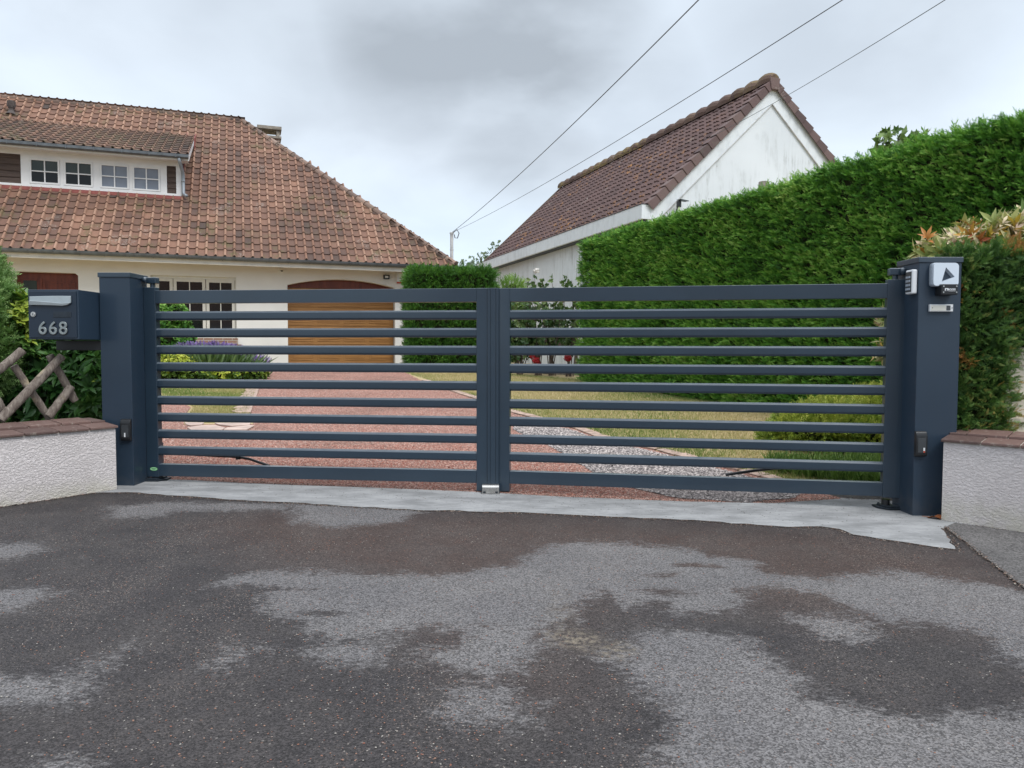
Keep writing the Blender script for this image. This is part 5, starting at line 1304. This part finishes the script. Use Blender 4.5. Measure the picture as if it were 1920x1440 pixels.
# hedge on the right wall, browning in patches
wa, wd, wn_ = WR[1], WR[2], WR[3]
q0 = Vector((PRX1+.02, RY+.12, 0)); zt_ = atY(1860, 470, 5.0).z
rb = wa+wn_*.34; t = T('patchy_hedge', 'small hedge with orange-brown patches on the right wall beside the lamp post', 'hedge', (rb.x, rb.y, .5))
ce = atY(1905, 640, 4.93).x
p0 = Vector((PRX1+.03, RY+.10, 0)); dR_ = Vector((1, -.08, 0)).normalized(); nR_ = Vector((.08, 1, 0)).normalized()
Lr = ce-p0.x
hedge_core('inner_branches', t, p0, dR_, nR_, Lr+.02, .7, .50, zt_, .10)
P, N = box_pts(p0, dR_, nR_, Lr, .7, lambda x, y: .53, zt_, 1500, 1.3, seed=5)
# the upper part carries on over the siding
def brown(P, t, r):
    b = (vnoise(P, 5.5, 77) > .78)*(r.random(len(P)) < .5); return np.where(b, r.uniform(.88, 1, len(P)), np.clip(t, 0, .8))
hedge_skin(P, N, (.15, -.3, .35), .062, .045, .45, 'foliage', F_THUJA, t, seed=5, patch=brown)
pu = Vector(p0)+dR_*Lr
P, N = box_pts(pu, dR_, nR_, 1.6, .7, lambda x, y: 1.10, zt_, 1400, 1.3, faces=('front', 'top'), seed=6)
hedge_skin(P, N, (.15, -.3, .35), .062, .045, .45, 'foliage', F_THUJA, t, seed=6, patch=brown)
hedge_core('inner_branches', t, pu, dR_, nR_, 1.6, .7, 1.12, zt_, .08)
# cream siding panel at the right edge
t = T('siding_panel', 'cream panelled screen at the right edge, behind the brown-flecked hedge', 'screen', (ce+.06, RY+.15, .5))
m = MB(); m.bb((ce+.005, RY+.14, .50), (ce+.9, RY+.20, 1.13)); m.build('panel', M_SIDING, t)
m = MB()
m.bb((ce+.0, RY+.115, .50), (ce+.022, RY+.139, 1.13)); m.bb((ce+.0, RY+.11, .50), (ce+.9, RY+.139, .535)); m.bb((ce+.0221, RY+.118, .615), (ce+.9, RY+.139, .645))
for z in (.80, 1.0): m.bb((ce+.0221, RY+.128, z), (ce+.9, RY+.139, z+.012))
m.build('frame', M_SIDING, t, bevel=.003)

# conical light thuja at the left edge
def ell_pts(c, rad, n, seed, low=-.6, fill=.35):
    r = np.random.default_rng(seed); d = r.normal(size=(n*2, 3)); d /= np.linalg.norm(d, axis=1, keepdims=True); d = d[d[:, 2] > low][:n]
    k = 1-fill*r.random(len(d))**1.6; rad = np.array(rad)
    P = np.array(c)+d*rad*k[:, None]; N = d/rad; N /= np.linalg.norm(N, axis=1, keepdims=True); return P, N
def blob_core(parent, c, rad, mat=M_CORE, name='inner_branches', k=.72):
    bm = bmesh.new(); bmesh.ops.create_icosphere(bm, subdivisions=3, radius=1)
    for v in bm.verts:
        p = v.co*1.0; s = k*(1+.10*math.sin(p.x*5+c[0])+.10*math.sin(p.y*6+1)+.08*math.sin(p.z*7)); v.co = Vector((p.x*rad[0]*s+c[0], p.y*rad[1]*s+c[1], p.z*rad[2]*s+c[2]))
    me = bpy.data.meshes.new(name); bm.to_mesh(me); bm.free(); off = Vector((0, 0, 0)); p = parent
    while p is not None: off -= p.location; p = p.parent
    me.transform(Matrix.Translation(off)); me.materials.append(mat); o = bpy.data.objects.new(name, me); C.objects.link(o); o.parent = parent; return o
def shrub(name, label, cat, blobs, mat, temps, size, dens, base, dirv=(0, 0, .5), tint=.5, tvar=.15, spread=.5, seed=0, amp=.05, core=True, low=-.6, fill=.35, group=None, patch=None, topt=0.):
    t = T(name, label, cat, base, group)
    Ps, Ns = [], []
    for i, (c, rad) in enumerate(blobs):
        n = int(dens*(rad[0]*rad[1]+rad[0]*rad[2]+rad[1]*rad[2])*4.2/1.0)
        P, N = ell_pts(c, rad, n, seed*31+i, low, fill); Ps.append(P); Ns.append(N)
        if core: blob_core(t, c, rad)
    P = np.concatenate(Ps); N = np.concatenate(Ns); r = np.random.default_rng(seed); n = len(P)
    P = P+N*(vnoise(P, 4, seed)*amp)[:, None]
    D = N*.8+np.array(dirv)+r.normal(0, spread, (n, 3))
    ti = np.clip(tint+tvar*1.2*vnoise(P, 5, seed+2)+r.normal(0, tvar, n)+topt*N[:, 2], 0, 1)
    if patch is not None: ti = patch(P, ti, r)
    scatter('foliage', temps, P, D, size*r.uniform(.6, 1.3, n), ti, mat, t); return t
ty = 5.95
c1 = atY(-112, 575, ty); c2 = atY(-96, 650, ty-.05); c3 = atY(-128, 505, ty)
shrub('thuja', 'light green feathery thuja at the left edge beside the letterbox', 'conifer',
      [((c3.x, ty+.1, c3.z-.05), (.42, .40, .30)), ((c1.x, ty+.05, c1.z), (.50, .45, .42)), ((c2.x+.0, ty+.02, c2.z-.05), (.47, .40, .40)), ((c2.x-.3, ty+.1, .45), (.55, .42, .45))], F_THUJL, SPRAY, .10, 2600, (c1.x, ty, .35), (.1, -.2, .25), .48, .17, .5, 3, .04, low=-.9)
# broad-leaved shrub behind the log fence
ly = 6.45
A = lambda x, y, Y: tuple(atY(x, y, Y))
shrub('laurel_shrub', 'glossy broad-leaved shrub behind the log fence, between thuja and left gate post', 'shrub',
      [(A(70, 700, ly), (.42, .30, .36)), (A(150, 700, ly), (.30, .28, .32)), (A(110, 745, ly), (.62, .3, .30)), (A(60, 640, ly), (.20, .22, .22)), (A(175, 740, ly-.12), (.16, .2, .24))], F_LAUREL, CLUSTER+LONGLEAF, .15, 260, (A(110, 760, ly)[0], ly, .3), (.05, -.35, .25), .42, .18, .45, 5, .05, low=-.8)
shrub('young_laurel', 'yellow-green young shoots of a shrub directly left of the letterbox', 'shrub', [(A(38, 600, 6.12), (.12, .12, .19)), (A(42, 645, 6.12), (.10, .12, .2))], F_LAUREL, CLUSTER, .12, 420, (A(40, 640, 6.12)[0], 6.12, .6), (.0, -.1, .9), .88, .1, .4, 6, .02, core=False)

# variegated shrub over the right hedge
vy = 5.35
shrub('variegated_shrub', 'cream and pink leaved shrub rising above the right hedge behind the lamp post', 'shrub',
      [(A(1860, 452, vy), (.24, .2, .11)), (A(1790, 480, vy), (.17, .15, .085)), (A(1915, 440, vy+.05), (.20, .2, .11)), (A(1860, 500, vy+.05), (.35, .2, .12)), (A(1748, 470, vy), (.05, .06, .06)), (A(1745, 500, vy), (.05, .06, .05)), (A(1675, 600, vy+.25), (.09, .12, .06)), (A(1680, 660, vy+.3), (.08, .12, .06))],
      F_PIERIS, LONGLEAF, .125, 230, (A(1860, 600, vy)[0], vy, .3), (0, -.15, .45), .56, .26, .4, 8, .03, core=False)
t8 = bpy.data.objects['variegated_shrub']; m = MB(); r = random.Random(3)
for i in range(12):
    e = A(1745+i*15, 470+r.uniform(-10, 25), vy+.03); b = A(1830+r.uniform(-15, 15), 760, vy+.15); m.tube([b, ((e[0]+b[0])/2, vy+.1, (e[2]+b[2])/2+.08), e], [.009, .006, .003], 5)
m.build('stems', M_BARK, t8)

# golden conifers inside the gate on the right
def onground(x, y): return gpt(x, y)
g = onground(1560, 852)
gc = lambda px, py, Y: A(px, py, Y)
shrub('golden_juniper', 'large golden-green spreading conifer on the right lawn under the tall hedge', 'conifer',
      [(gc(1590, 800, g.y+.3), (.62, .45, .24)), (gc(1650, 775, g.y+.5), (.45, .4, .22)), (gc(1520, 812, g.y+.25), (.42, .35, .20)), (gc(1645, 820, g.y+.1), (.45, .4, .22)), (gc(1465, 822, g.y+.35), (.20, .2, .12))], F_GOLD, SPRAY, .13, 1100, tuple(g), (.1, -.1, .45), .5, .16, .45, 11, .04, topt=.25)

# planting under the window
b1 = onground(330, 712); by = b1.y+.2
def gb(px, py, Y=None): return A(px, py, Y or by)
shrub('golden_euonymus', 'low yellow-green mound of clipped shrub at the left, in front of the lavender', 'shrub',
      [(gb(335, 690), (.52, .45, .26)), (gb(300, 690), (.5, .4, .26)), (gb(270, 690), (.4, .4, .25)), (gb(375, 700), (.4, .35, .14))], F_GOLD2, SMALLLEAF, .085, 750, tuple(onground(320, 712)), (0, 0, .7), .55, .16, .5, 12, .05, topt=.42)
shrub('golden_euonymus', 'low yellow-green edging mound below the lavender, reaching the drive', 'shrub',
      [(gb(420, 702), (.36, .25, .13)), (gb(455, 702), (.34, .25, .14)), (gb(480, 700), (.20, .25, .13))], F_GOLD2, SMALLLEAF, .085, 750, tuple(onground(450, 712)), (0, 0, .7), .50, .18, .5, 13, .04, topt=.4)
ly2 = by+.5
SPIKE = [t_spray(10, wid=.08, spread=.16, seed=30+i) for i in range(3)]
# lavender
def lavender(name, label, c, w, d, h, n, seed, fl=.6):
    t = T(name, label, 'lavender', c); r = np.random.default_rng(seed)
    P = np.stack([c[0]+r.normal(0, w/3, n), c[1]+r.normal(0, d/3, n), np.full(n, c[2])], -1); ang = np.stack([(P[:, 0]-c[0])/w*1.2+r.normal(0, .12, n), (P[:, 1]-c[1])/d*.8+r.normal(0, .12, n), np.ones(n)], -1)
    hh = h*r.uniform(.7, 1.05, n); scatter('foliage', BLADE, P, ang, hh*.95, r.random(n), F_LAVL, t)
    sel = np.where((P[:, 1] > c[1]-d*.12) & (np.abs(P[:, 0]-c[0]) < w*.42))[0][:int(n*fl)]; P = P[sel]; ang = ang[sel]; hh = hh[sel]; k = len(sel); dd = ang[:k]/np.linalg.norm(ang[:k], axis=1, keepdims=True); Q = P[:k]+dd*(hh[:k]*.80)[:, None]
    scatter('flower_spikes', SPIKE, Q, dd+r.normal(0, .1, (k, 3)), np.full(k, .15)*r.uniform(.7, 1.2, k), r.random(k), F_LAVF, t); return t
lz_ = onground(400, 706)
lavender('lavender', 'wide lavender bush in purple bloom below the house window', (gb(385, 690, ly2)[0], ly2, gz(-5, ly2)), .85, .6, .66, 3000, 1, .8)
lavender('lavender', 'thinner lavender clump against the white wall, left of the garage door', (gb(462, 690, ly2+.1)[0], ly2+.1, gz(-5, ly2)), .42, .4, .40, 260, 2, .5)
# green bush before the window
wy_ = by+.9
shrub('window_bush', 'dark green bush in front of the ground floor window behind the gate hinge', 'shrub',
      [(gb(318, 600, wy_), (.33, .35, .40)), (gb(322, 640, wy_), (.42, .4, .38)), (gb(290, 620, wy_), (.35, .35, .5))], F_BOXH, SMALLLEAF, .11, 420, (gb(315, 690, wy_)[0], wy_, gz(-6, wy_)), (0, 0, .3), .62, .2, .5, 14, .06)

# roses and small things in front of the white wall
ry = 15.2
def rose(label, px, top_, w, n, seed, flowers, bot=712, Y=ry, dens=1.):
    b = atY(px, bot, Y); b.z = gz(b.x, Y); t = T('rose_bush', label, 'rose bush', tuple(b), 'rose bushes in front of the white wall'); r = random.Random(seed); R2 = np.random.default_rng(seed)
    zt2 = atY(px, top_, Y).z; m = MB(); P = []; D = []
    for i in range(n):
        ex = b.x+r.uniform(-w, w); ez = b.z+(zt2-b.z)*r.uniform(.55, 1); ey = Y+r.uniform(-.25, .25)
        p1 = Vector((b.x+r.uniform(-.08, .08), Y, b.z)); p2 = Vector(((ex+b.x)/2+r.uniform(-.05, .05), (ey+Y)/2, b.z+(ez-b.z)*.55)); p3 = Vector((ex, ey, ez))
        m.tube([p1, p2, p3], [.012, .009, .004], 5)
        for k_ in range(int(17*dens)):
            s = r.uniform(.35, 1.02); q = p1.lerp(p2, s/.55) if s < .55 else p2.lerp(p3, min(1, (s-.55)/.45))
            P.append((q.x+r.gauss(0, .07), q.y+r.gauss(0, .07), q.z+r.gauss(0, .04))); D.append((r.gauss(0, 1), r.gauss(-.2, 1), r.gauss(.3, .6)))
    m.build('stems', M_BARK, t); k_ = len(P); scatter('foliage', SMALLLEAF, P, D, R2.uniform(.10, .19, k_), R2.random(k_), F_ROSE, t)
    for (fx_, fy_, rad, mt_) in flowers:
        c = atY(fx_, fy_, Y-.3); P2, N2 = ell_pts(tuple(c), (rad, rad, rad*.8), 60, seed+int(fx_), -1, .5)
        scatter('flower', SMALLLEAF, P2, N2, np.full(len(P2), rad*.9), R2.random(len(P2)), mt_, t)
rose('rose bush with a white bloom at its tip, nearest the clipped hedge', 1008, 512, .30, 12, 1, [(1006, 508, .05, M_FLOWW)])
rose('middle rose bush with red blooms near its foot', 1035, 520, .32, 12, 2, [(1005, 676, .062, M_FLOWR), (998, 668, .045, M_FLOWR), (1011, 683, .035, M_FLOWR)])
rose('rose bush with one red bloom beside the end of the tall hedge', 1068, 520, .26, 10, 3, [(1064.5, 671, .062, M_FLOWR)], Y=15.0)
rose('dense leafy rose bush directly right of the gate centre', 975, 560, .36, 18, 4, [], dens=1.5)
shrub('bright_bush', 'small bright green grassy bush just above the gate centre', 'shrub', [(A(958, 560, 17.5), (.36, .35, .42))], F_BRIGHT, SPRAY, .2, 300, (A(958, 700, 17.5)[0], 17.5, gz(0, 17.5)), (0, 0, .9), .6, .18, .35, 15, .04, low=-1)
# dark wooden rail and low concrete kerb wall by the roses
a = atY(952, 642, 16.4); b = atY(1082, 640, 15.8)
t = T('plank_fence', 'dark low plank fence behind the rose bushes', 'fence', ((a.x+b.x)/2, 16.1, gz(1, 16.1)))
def seg_box(m, p, q, th, z0, z1):
    d = Vector((q[0]-p[0], q[1]-p[1], 0)).normalized(); n = Vector((-d.y, d.x, 0))*th/2; P0 = Vector((p[0], p[1], z0)); Q0 = Vector((q[0], q[1], z0)); m.prism([P0-n, Q0-n, Q0+n, P0+n], (0, 0, z1-z0))
m = MB(); seg_box(m, a, b, .04, atY(1000, 649, 16.2).z, atY(1000, 632, 16.2).z); m.build('rail', M_CLAD, t)
for px in (968, 1010, 1035, 1080):
    f_ = (px-952)/130; p = a.lerp(b, f_); m = MB(); m.bb((p.x-.035, p.y-.07, gz(p.x, p.y)-.05), (p.x+.035, p.y-.022, atY(px, 632, p.y).z)); m.build('post', M_BARK, t)
m = MB(); a2 = atY(985, 713, 15.9); b2 = atY(1095, 716, 15.3)
seg_box(m, a2, b2, .12, gz(a2.x, 15.9)-.1, gz(a2.x, 15.6)+.14); o = m.build('kerb_wall', M_OLDCONC, None, base=(a2.x, 15.9, gz(a2.x, 15.9)), bevel=.01); tag(o, 'low old concrete kerb wall at the foot of the rose bushes', 'low wall')

# trees far behind
def tree(name, label, base, H, blobs, mat, temps, size, dens, seed, trunk=.14):
    t = T(name, label, 'tree', base, None); b = Vector(base); r = random.Random(seed); m = MB()
    m.tube([b-Vector((0, 0, .2)), b+Vector((.05, 0, H*.4)), b+Vector((0, .1, H*.62))], [trunk, trunk*.75, trunk*.5], 10); m.build('trunk', M_BARK, t)
    m = MB(); Ps = []; Ns = []
    for i, (c, rad) in enumerate(blobs):
        s = b+Vector((0, 0, H*r.uniform(.4, .6))); e = Vector(c); m.tube([s, s.lerp(e, .5)+Vector((r.uniform(-.1, .1), 0, .15)), e], [trunk*.4, trunk*.25, .015], 6)
        for j in range(9):
            g = Vector((r.gauss(0, 1), r.gauss(0, 1), r.gauss(.3, .8))).normalized(); m.tube([e.lerp(s, r.uniform(0, .4)), e+Vector((g.x*rad[0], g.y*rad[1], g.z*rad[2]))*.95], [.02, .006], 4)
        P, N = ell_pts(c, rad, int(dens*rad[0]*rad[2]*12), seed*7+i, -1, .8); Ps.append(P); Ns.append(N)
    m.build('branches', M_BARK, t); P = np.concatenate(Ps); N = np.concatenate(Ns); q = np.random.default_rng(seed)
    keep_ = vnoise(P, 3.2/max(.6, blobs[0][1][0]), seed) > -.15; P = P[keep_]; N = N[keep_]; n = len(P)
    scatter('crown', temps, P, N+q.normal(0, .8, (n, 3)), size*q.uniform(.6, 1.3, n), q.random(n), mat, t)
ty_ = 42.
tree('far_tree', 'pale sparse tree far behind, between the two roofs', (atY(915, 600, ty_).x, ty_, .6), 6.5,
     [(A(940, 478, ty_), (.95, .9, .75)), (A(905, 492, ty_), (.95, .9, .60)), (A(878, 503, ty_), (.75, .8, .45)), (A(925, 515, ty_), (1.5, 1, .6)), (A(965, 500, ty_+.5), (.9, .9, .9))], F_TREE, SMALLLEAF, .24, 26, 3)
y2 = 12.5
tree('young_sycamore', 'leafy tree top peeping over the tall hedge at the right', (atY(1700, 500, y2).x, y2, .5), 4.2,
     [(A(1672, 270, y2), (.20, .25, .20)), (A(1700, 282, y2), (.30, .3, .16)), (A(1732, 268, y2), (.26, .25, .17)), (A(1700, 300, y2), (.5, .35, .2)), (A(1655, 288, y2), (.12, .2, .12))], F_TREE2, CLUSTER, .21, 120, 5, .07)
# mossy post top behind the hedge
p = atY(1432, 341, 10.6); m = MB(); m.tube([(p.x, p.y, gz(p.x, p.y)), (p.x, p.y, p.z-.05), (p.x, p.y, p.z)], [.075, .075, .068], 9); o = m.build('hedge_post', M_OLDCONC, None, base=(p.x, p.y, gz(p.x, p.y))); tag(o, 'mossy old post top just showing over the tall hedge before the white gable', 'post')

# ------------------------------------------------------------------ grass, stones, chips
def inside(X, Y, poly): return dist_poly(X, Y, poly) > 0
lawnR = px2([(748, 696), (800, 712), (847, 733), (895, 748), (957, 771), (1080, 802), (1229, 843), (1383, 882), (1500, 912), (1640, 930), (1800, 900), (1700, 800), (1500, 776), (1220, 738), (1090, 712), (930, 700)])
lawnL = px2([(250, 722), (480, 722), (478, 738), (466, 774), (470, 792), (350, 792), (352, 780), (364, 764), (340, 751), (300, 741), (250, 735)])
def grass(name, poly, n, seed, hgt, mat, tfun, label=None):
    r = np.random.default_rng(seed); A_ = np.array(poly); lo, hi = A_.min(0), A_.max(0)
    X = r.uniform(lo[0], hi[0], n*3); Y = lo[1]+(hi[1]-lo[1])*r.random(n*3)**1.5; k = inside(X, Y, poly); X, Y = X[k][:n], Y[k][:n]
    P = np.stack([X, Y, [gz(a, b)-.002 for a, b in zip(X, Y)]], -1); n = len(X)
    D = np.stack([r.normal(0, .4, n), r.normal(0, .4, n), np.ones(n)], -1)
    return scatter(name, BLADE, P, D, hgt*r.uniform(.5, 1.3, n), tfun(P, r), mat)
def straw(P, r): return np.clip(.60+.28*vnoise(P*np.array([1, .6, 1]), 1.3, 9)+r.normal(0, .15, len(P))-.50*np.exp(-np.abs(dist_poly(P[:, 0], P[:, 1], lawnR))/.45), 0, 1)
o = grass('grass', lawnR, 120000, 1, .038, F_GRASS, straw); tag(o, 'dry yellowing lawn grass right of the drive', 'grass', kind='stuff')
o = grass('grass', lawnL, 26000, 2, .04, F_GRASS, lambda P, r: np.clip(.30+.25*vnoise(P, 2, 5)+r.normal(0, .15, len(P)), 0, 1)); tag(o, 'small grass patch left of the drive below the yellow-green mounds', 'grass', kind='stuff')
tuft = px2([(1440, 868), (1660, 868), (1660, 915), (1560, 905), (1440, 885)])
o = grass('long_grass', tuft, 5000, 3, .13, F_GRASSG, lambda P, r: r.random(len(P))); tag(o, 'longer green grass under the golden conifer', 'grass', kind='stuff')

def slab(m, poly, z, h, tint=.5, seed=0):
    m.prism([(x, y, gz(x, y)+z) for x, y in poly], (0, 0, h), tint)
def edging(label, line, w, seed, side):
    m = MB(); r = random.Random(seed); pts = wig(line, 0, .2, seed, False); acc = []
    for a, b in zip(pts, pts[1:]):
        a = Vector(a); b = Vector(b); d = (b-a); L = d.length
        if L < .03: continue
        d.normalize(); n = Vector((-d.y, d.x))*side
        g = .012; p = [a+d*g, b-d*g, b-d*g*r.uniform(1, 2)+n*w*r.uniform(.75, 1.1), a+d*g*r.uniform(1, 2)+n*w*r.uniform(.75, 1.1)]
        slab(m, [(q.x, q.y) for q in p], .006, r.uniform(.012, .02), r.random())
    o = m.build('stone_edging', M_STONE, None, base=(line[0][0], line[0][1], gz(*line[0])), bevel=.004); return tag(o, label, 'stone edging')
edging('pinkish flat stone edging between the drive and the right lawn', px2(right_edge[2:-1]), .13, 1, 1)
edging('pinkish flat stone edging along the left grass patch', px2([(470, 776), (484, 736), (497, 703)]), .22, 2, 1)
FL = [([(346, 795), (383, 795.5), (379, 799), (357, 800.5), (350, 799)], 'far left pinkish flagstone below the left grass patch'),
      ([(402, 796), (470, 796), (468, 799.5), (434, 801.3), (411, 799)], 'far right pinkish flagstone below the left grass patch'),
      ([(351, 804.5), (378, 800.8), (405, 800.4), (423, 805.5), (415, 809), (358, 809)], 'near left pinkish flagstone, the widest, on the red gravel'),
      ([(425, 805), (470, 800.3), (477, 801), (463, 808.5), (419, 809)], 'near right pinkish flagstone on the red gravel')]
for i, (pp, lb) in enumerate(FL):
    q = px2(pp); m = MB(); slab(m, q, .007, .016); c = (sum(x for x, _ in q)/len(q), sum(y for _, y in q)/len(q)); o = m.build('flagstone', M_FLAG, None, base=(c[0], c[1], gz(*c)), bevel=.005); tag(o, lb, 'flagstone', 'flagstones at the corner of the left grass patch')

# loose gravel and chips
def t_peb(seed):
    r = random.Random(seed); V = [(0, 0, .35)]+[(math.cos(g)*r.uniform(.35, .6), math.sin(g)*r.uniform(.3, .55), r.uniform(0, .12)) for g in [i*math.pi*2/5 for i in range(5)]]
    return np.array(V), np.array([(0, i+1, (i+1) % 5+1) for i in range(5)])
PEB = [t_peb(i) for i in range(6)]
def pebbles(name, P, size, mat, label, seed, cat='gravel'):
    r = np.random.default_rng(seed); n = len(P); D = np.stack([r.normal(size=n), r.normal(size=n), r.normal(0, .12, n)], -1)
    up = np.zeros((n, 3)); up[:, 2] = 1
    # roll chosen so that the template's +Z faces up
    o = scatter(name, PEB, P, D, size*r.uniform(.5, 1.4, n), r.random(n), mat, roll=up); tag(o, label, cat, kind='stuff'); return o
def poly_pts(poly, n, seed, lift):
    r = np.random.default_rng(seed); A_ = np.array(poly); lo, hi = A_.min(0), A_.max(0); X = r.uniform(lo[0], hi[0], n*4); Y = r.uniform(lo[1], hi[1], n*4); k = inside(X, Y, poly); X, Y = X[k][:n], Y[k][:n]
    return np.stack([X, Y, [gz(a, b)+lift for a, b in zip(X, Y)]], -1)
m = NM('loose_grey_stone', .85, 0, .3); m.col(m.cramp(m.attr(), [(0, (.13, .115, .11)), (.5, (.33, .29, .28)), (1, (.56, .50, .47))])); M_PGREY = m.m
m = NM('loose_red_stone', .85, 0, .3); m.col(m.cramp(m.attr(), [(0, (.20, .065, .045)), (.5, (.36, .14, .10)), (1, (.56, .38, .31))])); M_PRED = m.m
m = NM('chip_mix', .85, 0, .3); m.col(m.cramp(m.attr(), [(0, (.20, .085, .06)), (.5, (.25, .15, .11)), (.65, (.20, .18, .165)), (1, (.34, .32, .29))])); M_CHIP = m.m
pebbles('loose_gravel', poly_pts(gr, 9000, 21, .010), .022, M_PGREY, 'grey gravel lying in a band along the right edge of the drive', 21)
nearG = px2([(300, 890), (300, 835), (900, 835), (1000, 850), (1150, 905), (1220, 930), (1055, 929), (894, 920), (700, 912), (550, 907)])
pebbles('loose_red_gravel', poly_pts(nearG, 14000, 22, .006), .014, M_PRED, 'red gravel chips on the drive behind the gate', 22)
# chips strewn on the asphalt
r = np.random.default_rng(5)
cent = [((360, 1010), 1.0, .32, 260), ((720, 1330), .45, .22, 200), ((700, 1410), .25, .12, 60), ((280, 1400), .5, .2, 140), ((560, 1250), .9, .3, 260), ((400, 1180), 1.0, .35, 260), ((1080, 1300), .4, .3, 150), ((980, 1410), .5, .2, 120), ((1330, 1250), .5, .2, 90), ((150, 1100), .6, .3, 120), ((1100, 1010), 1.2, .15, 160), ((600, 1020), .9, .2, 130)]
Pq = []
for (q, a, b, n) in cent:
    c = gpt(*q); X = c.x+r.normal(0, a*.5, n); Y = c.y+r.normal(0, b*.6, n); Pq.append(np.stack([X, Y, [gz(x, y)+.001 for x, y in zip(X, Y)]], -1))
X = r.uniform(-3.2, 3.2, 4200); Y = r.uniform(1.6, 5.1, 4200); Pq.append(np.stack([X, Y, [gz(x, y)+.001 for x, y in zip(X, Y)]], -1))
Pq = np.concatenate(Pq); Pq = Pq[(Pq[:, 1] < 5.05-.09*Pq[:, 0]) & (Pq[:, 1] > .8)]
pebbles('loose_chips', Pq, .0056, M_CHIP, 'small reddish and pale stone chips strewn over the asphalt', 23, 'stone chips')

# grit caught along the joints
gp = []
def along(line, n, w, lift, seed):
    r = np.random.default_rng(seed); A_ = np.array(line); d = np.linalg.norm(np.diff(A_, axis=0), axis=1); cs = np.concatenate([[0], np.cumsum(d)]); u = r.random(n)*cs[-1]
    x = np.interp(u, cs, A_[:, 0])+r.normal(0, w, n); y = np.interp(u, cs, A_[:, 1])+r.normal(0, w*.8, n); gp.append(np.stack([x, y, [gz(a, b)+lift for a, b in zip(x, y)]], -1))
along(cf, 5200, .022, .002, 1); along(cb[1:], 2200, .035, .007, 2)
for W_ in (WL, WR): a_, d_w, n_w = W_[1], W_[2], W_[3]; along([tuple((a_-n_w*.012)[:2]), tuple((a_+d_w*1.2-n_w*.012)[:2])], 900, .014, .003, 3)
along(px2([(1772, 990), (1800, 1010), (1850, 1050), (1925, 1108)]), 700, .012, .006, 5)
P_ = np.concatenate(gp); P_ = P_[P_[:, 1] < 6.6]
m = NM('joint_grit', .9, 0, .2); m.col(m.cramp(m.attr(), [(0, (.025, .022, .02)), (.6, (.08, .065, .055)), (.85, (.20, .12, .09)), (1, (.34, .32, .28))])); 
pebbles('joint_grit', P_, .0082, m.m, 'dark grit and dirt caught along the edges of the concrete strip and walls', 31, 'grit')
fall = px2([(300, 915), (1700, 985), (1700, 948), (320, 903)]); pebbles('strip_debris', poly_pts(fall, 500, 33, .007), .006, m.m, 'scattered specks of grit on the concrete strip under the gate', 33, 'grit')

# house across the road: only its reflection shows in the ground floor windows
hx = T('opposite_house', 'plain house with a brown tile roof across the road, mirrored in the ground floor windows', 'house', (0, -24, 0))
m = MB(); m.prism([(-9, -20, 0), (9, -20, 0), (9, -28, 0), (-9, -28, 0)], (0, 0, 3)); m.build('wall', M_WALL, hx)
m = MB()
tiles(m, (-9.4, -19.5, 2.9), (1, 0, 0), (0, -.70, .714), (0, .714, .70), 62, 20, .30, .33, PR, lambda a, b: True, 40)
m.add([(-9.4, -19.52, 2.87), (9.4, -19.52, 2.87), (9.4, -24.1, 7.56), (-9.4, -24.1, 7.56)], [(0, 1, 2, 3)]); m.add([(-9.4, -28.7, 2.87), (9.4, -28.7, 2.87), (9.4, -24.1, 7.56), (-9.4, -24.1, 7.56)], [(0, 1, 2, 3)])
m.build('roof', M_TILEDK, hx)
